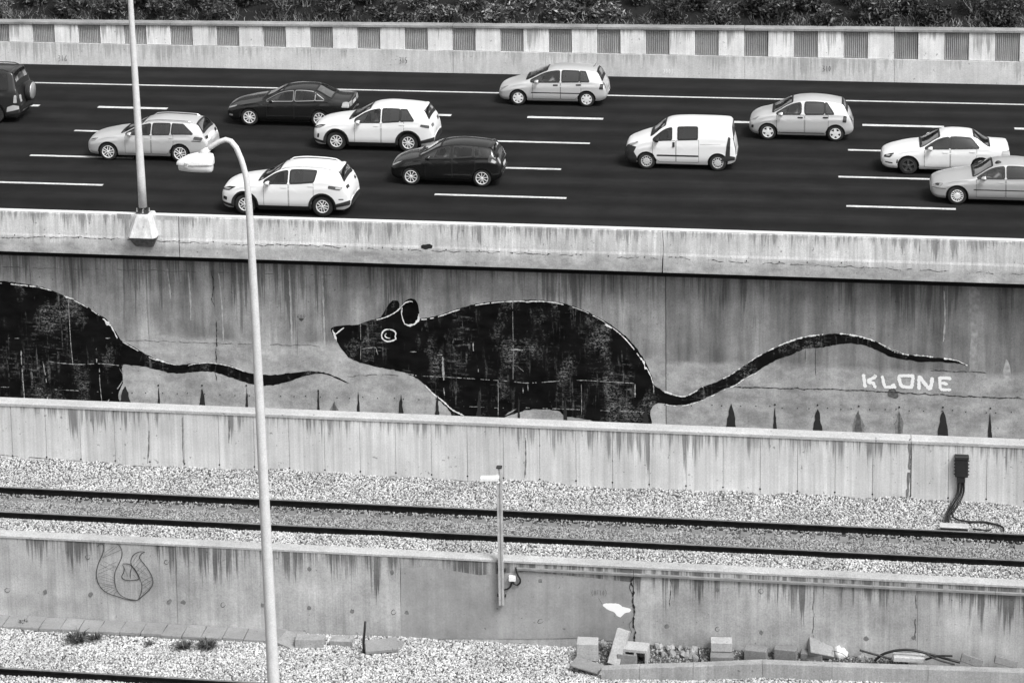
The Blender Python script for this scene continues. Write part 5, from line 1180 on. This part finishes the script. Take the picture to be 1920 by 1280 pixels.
# ------------------------------------------------------------------ camera post, conduit, cable box
YP = Y_LOW-.10
pt, pb = at(936, 877, Y=YP), at(940.5, 1133, Y=YP)
post = empty('camera_post', (pb[0], YP, pb[2]), 'grey steel channel post fixed to the low retaining wall', 'post')
def chan(w, dpt, th): return [(-w, dpt), (-w, -dpt), (-w*.35, -dpt), (-w*.35, -dpt+th*1.6), (w*.35, -dpt+th*1.6), (w*.35, -dpt), (w, -dpt), (w, dpt)]
pr = chan(.062, .05, .02); V = []; n = len(pr)
for q in (pb, pt): V += [(q[0]+a, YP+b, q[2]) for a, b in pr]
ob('channel_bar', (V, [(i, (i+1) % n, n+(i+1) % n, n+i) for i in range(n)]+[tuple(range(n))[::-1], tuple(range(n, 2*n))]), MAT['galv'], post)
ob('end_cap', box(pt[0]-.07, pt[0]+.07, YP-.06, YP+.06, pt[2], pt[2]+.05, .008), MAT['clip'], post)
for yy in (1070, 1118): q = at(940, yy, Y=YP); ob('wall_bracket', box(q[0]-.11, q[0]+.11, YP+.04, Y_LOW+.01, q[2]-.03, q[2]+.03, .005), MAT['clip'], post)
cb = at(921, 898, Y=YP-.1)
sc = empty('security_camera', (cb[0]+.15, YP, cb[2]), 'white bullet camera with sun hood on the grey post', 'security camera')
Mx = Matrix.Translation(cb) @ Matrix.Rotation(-.06, 4, 'Y')
ob('sun_hood', xform(prism([(-.075, -.02), (-.075, .05), (-.05, .075), (.05, .075), (.075, .05), (.075, -.02), (.068, -.02), (.068, .045), (.045, .068), (-.045, .068), (-.068, .045), (-.068, -.02)], -.25, .2), Mx), MAT['white_metal'], sc)
ob('camera_body', xform(tube([(-.20, 0, .0), (.0, 0, .0), (.18, 0, 0)], [.055, .06, .06], 14), Mx), MAT['white_metal'], sc, smooth=True)
ob('lens_front', xform(tube([(-.215, 0, 0), (-.20, 0, 0)], .045, 12), Mx), MAT['dark'], sc)
ob('mounting_arm', tube([cb+np.array([.10, 0, -.05]), cb+np.array([.14, .03, -.10]), cb+np.array([.2, .1, -.10])], .028, 8), MAT['white_metal'], sc, smooth=True)
jb_ = at(961, 1082, Y=Y_LOW)
jx = empty('junction_box', (jb_[0], Y_LOW, jb_[2]), 'small white junction box on the wall beside the grey post', 'junction box')
ob('case', box(jb_[0]-.085, jb_[0]+.085, Y_LOW-.09, Y_LOW+.01, jb_[2]-.065, jb_[2]+.065, .012), MAT['white_metal'], jx); ob('lid', box(jb_[0]-.08, jb_[0]+.08, Y_LOW-.10, Y_LOW-.092, jb_[2]-.06, jb_[2]+.06, .004), MAT['white_metal'], jx)
def wire(name, px, Y, r, lab, cat, mat='rub', grp=None, st=.03):
    o = ob(name, tube(smooth_path([at(x, y, Y=Y) for x, y in px], st), r, 8), MAT[mat], None, smooth=True)
    return tag(o, lab, cat, grp)
MAT['rub'] = worn('black_cable_sheath', .008, .5, .3, 12)
wire('cable', [(941, 1105), (950, 1104), (957, 1099), (960, 1089)], Y_LOW-.06, .022, 'black cable bending from the grey post up to the junction box', 'cable')
wire('cable', [(962, 1089), (964, 1094), (970, 1096), (975, 1092), (975, 1085), (971, 1078), (968, 1070), (967, 1063)], Y_LOW-.06, .022, 'black looping cable from the junction box up to the conduit', 'cable')
c0, c1 = at(968, 1065, Y=Y_LOW), at(1920, 1113, Y=Y_LOW); dz = (c1[2]-c0[2])/(c1[0]-c0[0])
cd = empty('cable_conduit', (c0[0], Y_LOW, c0[2]), 'grey cable conduit running along the top of the low retaining wall', 'conduit')
L_ = c1[0]+8-c0[0]
for i in range(7):
    xa_, xb_ = c0[0]+L_*i/7, c0[0]+L_*(i+1)/7-.008; V, Fc = box(xa_, xb_, Y_LOW-.055, Y_LOW+.01, -.032, .032, .006)
    ob('conduit_length', ([(v[0], v[1], v[2]+c0[2]+dz*(v[0]-c0[0])) for v in V], Fc), MAT['conduit'], cd)
# black cable box on the flood wall
YB = Y_FLOOD
q = at(1803, 877, Y=YB-.1); q0 = at(1803, 853, Y=YB-.1); q1 = at(1803, 893, Y=YB-.1)
bxo = empty('cable_cabinet', (q[0], YB, q1[2]), 'black cable terminal box on the pale flood wall', 'cable box')
MAT['blk'] = worn('black_cast_iron', .012, .6, .3, 10)
hw_ = .165
ob('case', box(q[0]-hw_, q[0]+hw_, YB-.17, YB+.02, q1[2], q0[2]-.02, .015), MAT['blk'], bxo)
ob('lid', box(q[0]-hw_-.015, q[0]+hw_+.015, YB-.19, YB+.02, q0[2]-.10, q0[2]-.015, .012), MAT['blk'], bxo)
ob('gland_plate', box(q[0]-.11, q[0]+.09, YB-.15, YB+.02, q1[2]-.16, q1[2]-.002, .01), MAT['blk'], bxo)
for i in range(5):
    for sd in (-1, 1): ob('hinge_bolt', tube([(q[0]+sd*(hw_-.01), YB-.1, q1[2]+.06+.09*i), (q[0]+sd*(hw_+.03), YB-.1, q1[2]+.06+.09*i)], .016, 8), MAT['blk'], bxo)
def gpath(P): return smooth_path(P, .04)
gb = at(1778, 981, Z=-2.12)
for i, (dx, lab) in enumerate(((-.07, 'leftmost of the black cables hanging from the cable terminal box'), (0, 'middle of the black cables hanging from the cable terminal box'))):
    a = at(1797+i*6, 903, Y=YB-.1); b = at(1795+i*6, 925, Y=YB-.1); c = at(1782+i*5, 950, Y=YB-.35); e = np.array([gb[0]+dx, gb[1], gb[2]])
    tag(ob('cable', tube(gpath([a, b, c, (c+e)/2+np.array([-.03, 0, .03]), e]), .030, 8), MAT['rub'], None, smooth=True), lab, 'cable', 'cables below the terminal box')
pp_ = [at(1807, 903, Y=YB-.1), at(1806, 925, Y=YB-.1), at(1795, 948, Y=YB-.3), at(1786, 962, Y=YB-.8), at(1792, 972, Z=-2.16), at(1815, 977, Z=-2.18), at(1845, 978, Z=-2.18), at(1868, 983, Z=-2.18), at(1880, 988, Z=-2.18), at(1882, 994, Z=-2.2)]
tag(ob('cable', tube(gpath(pp_), .026, 8), MAT['rub'], None, smooth=True), 'long black cable trailing over the ballast from the terminal box', 'cable', 'cables below the terminal box')
tag(ob('cable', tube(gpath([at(1824, 991, Z=-2.19), at(1840, 993, Z=-2.17), at(1857, 993, Z=-2.2)]), .022, 8), MAT['rub'], None, smooth=True), 'short black cable end lying on the ballast by the rail', 'cable')
g = at(1789, 990, Z=-2.13)
tb = empty('track_box', (g[0], g[1], -2.25), 'flat pale box beside the far rail below the hanging cables', 'track box')
ob('case', box(g[0]-.34, g[0]+.34, g[1]-.07, g[1]+.14, -2.28, -2.10, .01), MAT['clip'], tb); ob('lid', box(g[0]-.36, g[0]+.36, g[1]-.09, g[1]+.16, -2.098, -2.06, .008), MAT['galv'], tb)

# ------------------------------------------------------------------ slabs, blocks and rubbish along the foot of the low wall
MAT['slab'] = concrete('paving_slab', .24, .2, .05, seed=41, grain=.2)
MAT['block'] = concrete('concrete_block', .42, .15, .1, seed=42, grain=.25)
MAT['block_dark'] = concrete('grey_concrete_block', .19, .2, .1, seed=43, grain=.25)
MAT['kerb'] = concrete('kerb_concrete', .30, .2, .2, seed=44, grain=.25)
dr = empty('drain_cover', (-18, 54.75, Z_LOW-.1), 'row of flat concrete slabs covering the drain along the wall foot', 'drain cover')
xA, xB = at(-420, 1150, Z=-4.4)[0], at(548, 1200, Z=-4.4)[0]
x = xA; i = 0
while x < xB:
    wd_ = .50+RNG.uniform(-.03, .05); M = Matrix.Translation((x+wd_/2, 54.80+RNG.uniform(-.03, .02), -4.46+RNG.uniform(-.012, .012))) @ Matrix.Rotation(RNG.uniform(-.03, .03), 4, 'Z') @ Matrix.Rotation(RNG.uniform(-.03, .02), 4, 'X')
    ob('slab', xform(box(-wd_/2+.008, wd_/2-.008, -.32, .30, 0, .085, .008), M), MAT['slab'], dr); x += wd_; i += 1
def block(name, cx, yb, dims, lab, cat, rz=0, rx=0, ry=0, mat='block', Z=-4.36, grp=None, hollow=False, jit=.006):
    """cx, yb: photograph point of the middle of the front lower edge."""
    q = at(cx, yb, Z=Z); a, b, c = dims
    M = Matrix.Translation((q[0], q[1]+b/2, Z)) @ Matrix.Rotation(rz, 4, 'Z') @ Matrix.Rotation(rx, 4, 'X') @ Matrix.Rotation(ry, 4, 'Y')
    vf = box(-a/2, a/2, -b/2, b/2, 0, c, .012, jit)
    if hollow: vf = join(box(-a/2, a/2, -b/2, b/2, c*.8, c, .01), box(-a/2, -a/2+.05, -b/2, b/2, 0, c*.8), box(a/2-.05, a/2, -b/2, b/2, 0, c*.8), box(-.03, .03, -b/2, b/2, 0, c*.8), box(-a/2+.05, a/2-.05, b/2-.04, b/2, 0, c*.8))
    o = ob(name, ([M.to_3x3() @ Vector(v) for v in vf[0]], vf[1]), MAT[mat], None, M.translation)
    return tag(o, lab, cat, grp)
G = 'loose concrete blocks behind the kerb'
block('concrete_block', 1100, 1239, (.52, .40, .44), 'cube-shaped pale concrete block at the start of the kerb', 'block', .05, grp=G)
block('concrete_beam', 1150, 1250, (.30, .26, .85), 'pale upright beam leaning back against the low retaining wall', 'beam', -.1, -.42, .22, grp=G)
block('concrete_block', 1192, 1248, (.58, .42, .42), 'hollow block beside the leaning beam', 'block', -.08, grp=G, hollow=True)
block('concrete_slab', 1175, 1251, (.48, .08, .30), 'small grey slab propped in front of the hollow block', 'slab', -.1, -.15, 0, 'block_dark', grp=G)
block('concrete_slab', 1098, 1256, (.72, .40, .05), 'thin flat slab lying tilted on the ballast before the cube block', 'slab', -.3, .1, .12, 'block_dark', Z=-4.30)
block('concrete_block', 1353, 1246, (.56, .30, .20), 'lower of the two stacked grey blocks behind the kerb', 'block', .02, mat='block_dark', grp=G)
block('concrete_block', 1352, 1222, (.52, .32, .24), 'upper of the two stacked grey blocks behind the kerb', 'block', .08, mat='block', Z=-4.15, grp=G)
block('concrete_block', 1417, 1244, (.54, .28, .34), 'grey block standing just after the stacked pair', 'block', -.12, mat='block_dark', grp=G)
block('concrete_block', 1473, 1243, (.54, .28, .34), 'grey block between its twin and the tilted slab', 'block', -.10, mat='block_dark', grp=G)
block('concrete_block', 1522, 1242, (.52, .26, .22), 'low grey block under the tilted slab', 'block', -.12, mat='block_dark', grp=G)
block('concrete_slab', 1537, 1224, (.62, .50, .14), 'pale thick slab tilted against the low retaining wall behind the blocks', 'slab', .1, .55, .34, 'slab', Z=-4.10, grp=G)
block('concrete_slab', 1704, 1241, (.75, .25, .12), 'flat pale concrete fragment under the bent black pipes', 'slab', .05, 0, .02, 'block', Z=-4.13)
block('concrete_slab', 1820, 1247, (.52, .12, .20), 'dark wedge of slab before the last weed on the kerb', 'slab', 0, -.2, .28, 'block_dark', Z=-4.14)
block('concrete_slab', 1885, 1249, (.55, .12, .18), 'dark wedge of slab nearest the picture corner', 'slab', 0, -.2, .22, 'block_dark', Z=-4.14)
block('concrete_slab', 712, 1222, (.80, .50, .09), 'upper of two pale slabs stacked on the ballast by the thin rod', 'slab', .22, .12, -.05, 'slab', Z=-4.33)
block('concrete_slab', 722, 1226, (.80, .50, .07), 'lower of two pale slabs stacked on the ballast by the thin rod', 'slab', .05, .10, -.08, 'slab', Z=-4.43)
block('concrete_slab', 538, 1213, (.50, .55, .10), 'broken slab dropped at the end of the drain covers', 'slab', -.3, .15, .2, 'slab', Z=-4.44)
block('concrete_slab', 580, 1216, (.70, .35, .22), 'rough concrete lump beside the broken drain slab', 'slab', .1, 0, 0, 'kerb', Z=-4.45, jit=.03)
block('concrete_slab', 640, 1214, (.55, .30, .18), 'low rough concrete lump between the drain end and the rod', 'slab', -.05, 0, 0, 'kerb', Z=-4.45, jit=.03)
rod = at(682, 1226, Z=-4.4)
tag(ob('steel_rod', tube([rod, rod+np.array([.0, 0, .3]), rod+np.array([.03, .02, .6]), rod+np.array([.05, .03, .84])], .03, 8), MAT['blk'], None, smooth=True), 'thin black rod standing upright in the ballast by two slabs', 'rod')
# kerb
kp = [(1128, 1250), (1200, 1247), (1300, 1244), (1430, 1239), (1560, 1244), (1740, 1250), (1920, 1256), (2300, 1272)]
kz = -4.12
kb = empty('kerb', (0, 54, -4.6), 'low broken concrete kerb wall in front of the loose blocks', 'kerb')
Pk = [at(x, y, Z=kz) for x, y in kp]
for i in range(len(Pk)-1):
    a, b = Pk[i], Pk[i+1]; V = []
    for q, e in ((a, .004), (b, -.004)):
        for dy, z in ((-.11, kz-.012), (-.10, kz), (.10, kz), (.11, kz-.5), (-.13, kz-.5)): V.append((q[0]+e, q[1]+dy, z+(0.012*hsh(q[0], dy, 2) if z > -4.3 else 0)))
    ob('kerb_stone', (V, [(k, (k+1) % 5, 5+(k+1) % 5, 5+k) for k in range(5)]+[(4, 3, 2, 1, 0), (5, 6, 7, 8, 9)]), MAT['kerb'], kb)
# white sack
q = at(1576, 1240, Z=-4.3); bs = bmesh.new(); bmesh.ops.create_icosphere(bs, subdivisions=3, radius=1)
for v in bs.verts:
    n_ = mnoise.noise(v.co*2.2)*.22; x, y, z = v.co*(1+n_); v.co = (x*.17, y*.14, max(z, -.5)*.15+(.07 if x < -.2 and z > .5 else 0))
bs.verts.index_update(); vf = ([v.co.copy() for v in bs.verts], [[v.index for v in f.verts] for f in bs.faces]); bs.free()
sk_ = ob('sack', vf, worn('white_woven_plastic', .75, .6, .1, 9), None, (q[0], q[1]+.2, -4.2), True); tag(sk_, 'crumpled white plastic sack behind the kerb', 'sack')
ob('tie_cord', tube(smooth_path([(-.2, -.1, .12), (-.1, -.17, .14), (.08, -.17, .08), (.17, -.12, -.06)], .03), .008, 6), MAT['rub'], sk_, (q[0], q[1]+.2, -4.2))
G2 = 'bent black pipes behind the kerb'
YK = 54.75
wire('pipe', [(1640, 1238), (1655, 1226), (1680, 1219), (1710, 1218), (1745, 1226), (1770, 1233), (1800, 1241)], YK, .032, 'arched black pipe with both ends behind the kerb', 'pipe', grp=G2)
wire('pipe', [(1612, 1218), (1640, 1226), (1670, 1234)], YK-.05, .026, 'straight black pipe sloping down under the arched pipe', 'pipe', grp=G2)
wire('pipe', [(1735, 1236), (1760, 1229), (1786, 1229)], YK-.08, .026, 'short black pipe lying across the arched pipe', 'pipe', grp=G2)
wire('pipe', [(1738, 1226), (1758, 1236), (1790, 1245)], YK-.12, .022, 'black pipe end sloping under the crossing short pipe', 'pipe', grp=G2)
wire('twig', [(1310, 1218), (1311, 1230), (1314, 1240)], YK-.3, .012, 'thin dark twig before the stacked pair of blocks', 'twig')
MAT['soil'] = worn('dark_rubble_soil', .05, .95, .5, 9)
KX, KY = [p[0] for p in Pk], [p[1] for p in Pk]
def soil_z(x, y):
    if y < np.interp(x, KX, KY): return -4.75
    return -4.36+.10*max(0, (y-54.35)/.75)+.05*hsh(x, y, 1.6)+.03*hsh(x, y, 4)
so_ = sheet('rubble_soil', -5.75, 1.6, 54.0, Y_LOW+.01, .07, soil_z, MAT['soil'])
tag(so_, 'dark gritty soil and small rubble between the kerb and the low wall', 'rubble', kind='stuff'); scatter(so_, 260, .038, stonemat('dark_rubble_stone', .04, .34), 7)
# rubble between the blocks and under the slabs
def lump(r, seed):
    bs = bmesh.new(); bmesh.ops.create_icosphere(bs, subdivisions=1, radius=r); rr = random.Random(seed)
    for v in bs.verts: v.co *= rr.uniform(.65, 1.2)
    bs.verts.index_update(); vf = ([v.co.copy() for v in bs.verts], [[v.index for v in f.verts] for f in bs.faces]); bs.free(); return vf
lm = [mesh('stone', *lump(.09, s), MAT['slab'] if s % 2 else MAT['kerb']) for s in range(6)]
for i in range(34):
    px = (1222+RNG.random()*88, 1216+RNG.random()*26) if i < 22 else (1600+RNG.random()*40, 1236+RNG.random()*6) if i < 26 else (1085+RNG.random()*50, 1205+RNG.random()*10)
    q = at(*px, Z=-4.38); o = ob('stone', lm[i % 6], loc=(q[0], min(q[1], 54.98), soil_z(q[0], min(q[1], 54.98))+.05)); o.rotation_euler = [RNG.uniform(0, 6) for _ in range(3)]; s_ = RNG.uniform(.5, 1.3); o.scale = (s_*1.2, s_, s_*.8)
    tag(o, 'broken concrete lump in the rubble along the wall foot behind the kerb', 'stone', 'rubble lumps behind the kerb')

# ------------------------------------------------------------------ weeds on the ballast
def leafmat(name, v, tr=.15):
    t = NT(name); r = t.noise((5, 5, 5), 3, .6); z = t.node('ShaderNodeNewGeometry').outputs['Random Per Island']
    return t.bsdf(t.m('MULTIPLY', t.m('MULTIPLY', v, t.ramp(r, .3, .7, .6, 1.4)), t.ramp(t.m('POWER', z, 3.0), 0, 1, .25, 3.6)), .6)
MAT['weed'] = leafmat('dark_weed', .05); MAT['leaf'] = leafmat('shrub_leaf', .045); MAT['leaf_b'] = leafmat('pale_shrub_leaf', .10); MAT['leaf_d'] = leafmat('dark_shrub_leaf', .016)
MAT['dry'] = leafmat('dry_grass', .12); MAT['stem'] = worn('shrub_stem', .20, .9, .4, 10)
def tuft(n, rad_, h, rnd):
    V, Fc = [], []
    for i in range(n):
        a = rnd.uniform(0, 6.28); r0 = rnd.random()**.5*rad_*.5; b = Vector((r0*math.cos(a), r0*math.sin(a)*.7, 0)); a2 = a+rnd.uniform(-.6, .6); hh = h*rnd.uniform(.5, 1.1); o_ = rad_*rnd.uniform(.3, 1.1)
        m = b+Vector((math.cos(a2)*o_*.45, math.sin(a2)*o_*.45, hh*.75)); e = b+Vector((math.cos(a2)*o_, math.sin(a2)*o_, hh*rnd.uniform(.5, 1))); w_ = Vector((-math.sin(a2), math.cos(a2), 0))*.009
        k = len(V); V += [b-w_, b+w_, m+w_, m-w_, e]; Fc += [(k, k+1, k+2, k+3), (k+3, k+2, k+4)]
    return V, Fc
for i, (x, y, s_, lab) in enumerate(((145, 1200, .30, 'dark grass tuft growing from the ballast near the picture corner'), (43, 1166, .10, 'tiny dark weed sprouting between wall and drain slabs'), (178, 1196, .18, 'small thin grass tuft beside the darker tuft by the drain slabs'), (345, 1212, .22, 'low grass tuft at the drain edge left of the bushier one'), (388, 1212, .26, 'bushy dark grass tuft at the drain edge near the lamp post'), (280, 1206, .10, 'very small weed at the edge of the drain slabs'))):
    q = at(x, y, Z=-4.4); rnd = random.Random(50+i)
    s_ *= .75; o = empty('grass_tuft', (q[0], q[1], -4.42), lab, 'grass tuft', 'weeds along the drain slabs')
    ob('blades', tuft(int(150*s_/.2), s_*1.5, s_*.95, rnd), MAT['weed'], o, (q[0], q[1], -4.42))
for i, (x, y) in enumerate(((1842, 1243), (1868, 1244), (1910, 1240))):
    q = at(x, y, Z=-4.3); rnd = random.Random(80+i); z = []
    o = empty('dry_weed', (q[0], q[1], -4.3), ('thin dry weed between the two dark slab wedges', 'short dry weed beside the last slab wedge', 'tall dry weed at the picture edge behind the kerb')[i], 'weed', 'dry weeds behind the kerb')
    for k in range(4):
        b = Vector((0, 0, 0)); e = Vector((rnd.uniform(-.05, .25), rnd.uniform(-.1, .1), rnd.uniform(.3, .7)))
        ob('stalk', tube([b, (b+e)*.5+Vector((.02, 0, .03)), e], [.008, .006, .003], 5), MAT['stem'], o, (q[0], q[1], -4.3))

# ------------------------------------------------------------------ planted bank behind the far wall
nb = NT('bank_soil'); n1_ = nb.noise((.8, .8, .8), 5, .65); MAT['bank'] = nb.bsdf(nb.m('MULTIPLY', .0035, nb.ramp(n1_, .3, .7, .5, 1.6)), .95)
V, Fc = [], []
ys_ = [Y_FARW+.45, Y_FARW+1.4, Y_FARW+3, Y_FARW+6, Y_FARW+12, Y_FARW+40]; zs_ = [1.75, 1.95, 2.5, 4.2, 7.5, 9]
for i in range(60):
    x = XL-10+i*(XR-XL+20)/59
    for y, z in zip(ys_, zs_): V.append((x, y, z+(x+13.7)*.0095+.15*hsh(x, y, .7)))
n = len(ys_)
for i in range(59):
    for j in range(n-1): a = i*n+j; Fc.append((a, a+n, a+n+1, a+1))
tag(ob('bank', (V, Fc), MAT['bank'], smooth=True), kind='structure')
tag(ob('bank_retaining_face', box(XL-10, XR+10, Y_FARW+.36, Y_FARW+.5, -.5, 1.3), MAT['backing']), kind='structure')
def shrub(x, y, z, h, wd_, nleaf, mat, rnd, lab, size=.07):
    root = empty('shrub', (x, y, z), lab, 'shrub', 'shrubs on the bank behind the far wall')
    tips = []
    for k in range(rnd.randint(7, 10)):
        a = rnd.uniform(0, 6.28); e = Vector((math.cos(a)*wd_*rnd.uniform(.2, .9), math.sin(a)*wd_*.6*rnd.uniform(.2, .9), h*rnd.uniform(.5, 1)))
        m = e*.5+Vector((rnd.uniform(-.1, .1), rnd.uniform(-.1, .1), .12)); b = Vector((rnd.uniform(-.15, .15), rnd.uniform(-.1, .1), -.1))
        ob('stem', tube([b, (b+m)*.5+Vector((rnd.uniform(-.05, .05), 0, .03)), m, e], [.036, .03, .024, .01], 5), MAT['stem'], root, (x, y, z)); tips += [m, e, (m+e)*.5, (b+m)*.6]
    V, Fc = [], []
    cl = [t_+Vector((rnd.gauss(0, .2), rnd.gauss(0, .2), rnd.gauss(0, .15))) for t_ in tips for _ in range(1)]
    for i in range(nleaf):
        c = rnd.choice(cl)+Vector((rnd.gauss(0, .12), rnd.gauss(0, .12), rnd.gauss(0, .09)))
        if c.z < 0: c.z *= -.3
        d_ = Vector((rnd.gauss(0, 1), rnd.gauss(0, 1), rnd.gauss(.2, .7))).normalized(); s2_ = d_.orthogonal().normalized(); s2_.rotate(Matrix.Rotation(rnd.uniform(0, 6.28), 3, d_)); l = size*rnd.uniform(.6, 1.4); k = len(V)
        V += [c-d_*l, c+s2_*l*.36, c+d_*l, c-s2_*l*.36]; Fc.append((k, k+1, k+2, k+3))
    ob('foliage', (V, Fc), mat, root, (x, y, z))
rnd = random.Random(21)
ONES = ['', 'first', 'second', 'third', 'fourth', 'fifth', 'sixth', 'seventh', 'eighth', 'ninth', 'tenth', 'eleventh', 'twelfth', 'thirteenth', 'fourteenth', 'fifteenth', 'sixteenth', 'seventeenth', 'eighteenth', 'nineteenth']
def nth(n): return ONES[n] if n < 20 else {20: 'twentieth', 30: 'thirtieth', 40: 'fortieth'}[n] if n % 10 == 0 else {2: 'twenty', 3: 'thirty', 4: 'forty'}[n//10]+'-'+ONES[n % 10]
FORM = ['broad', 'narrow', 'ragged', 'low', 'dense', 'loose']; TONE = {'leaf': 'mid-grey', 'leaf_b': 'pale', 'leaf_d': 'dark'}
nsh = 40
for i in range(nsh):
    px = -40+i*2010/(nsh-1)+rnd.uniform(-12, 12); yy = Y_FARW+rnd.uniform(1.0, 1.5) if i % 2 else Y_FARW+rnd.uniform(1.9, 2.8)
    q = at(px, 30, Y=yy); mt = rnd.choice(['leaf', 'leaf', 'leaf_b', 'leaf_d']) if px < 1150 else rnd.choice(['leaf_d', 'leaf_d', 'leaf'])
    z0 = float(np.interp(yy, ys_, zs_))+(q[0]+13.7)*.0095
    shrub(q[0], yy, z0-.05, rnd.uniform(.7, 1.5), rnd.uniform(.6, 1.1), rnd.randint(1200, 1800), MAT[mt], rnd, '%s %s shrub, the %s along the far wall from the leftmost' % (FORM[i % 6], TONE[mt], nth(i+1)), rnd.choice([.055, .075, .095]))
# tall dark bushes closing the background
rnd = random.Random(33)
for i in range(18):
    px = -60+i*124+rnd.uniform(-24, 24); yy = Y_FARW+rnd.uniform(3.6, 4.6); q = at(px, 5, Y=yy); z0 = float(np.interp(yy, ys_, zs_))+(q[0]+13.7)*.0095
    shrub(q[0], yy, z0-.3, rnd.uniform(1.8, 2.6), rnd.uniform(1.3, 1.8), 2200, MAT['leaf_d'], rnd, 'tall dark bush in the back row, the %s from the leftmost' % nth(i+1), .09)
# dry grass and litter of twigs along the coping
V, Fc = [], []; rnd = random.Random(5)
for i in range(9000):
    px = rnd.uniform(-60, 1980); yy = Y_FARW+.5+rnd.random()**1.5*1.3; q = at(px, 45, Y=yy); b = Vector((q[0], yy, float(np.interp(yy, ys_, zs_))+(q[0]+13.7)*.0095)); cl_ = hsh(q[0], yy, .9)
    if cl_ < -.15 and rnd.random() < .8: continue
    e = b+Vector((rnd.gauss(0, .16), rnd.gauss(-.02, .1), rnd.uniform(.05, .34))); w_ = Vector((.011, 0, .004)); m = (b+e)*.5+Vector((rnd.gauss(0, .03), 0, .04)); k = len(V)
    V += [b-w_, b+w_, m+w_, m-w_, e]; Fc += [(k, k+1, k+2, k+3), (k+3, k+2, k+4)]
tag(ob('undergrowth', (V, Fc), MAT['dry']), 'dry grass and twigs tangled along the top of the far wall', 'undergrowth', kind='stuff')
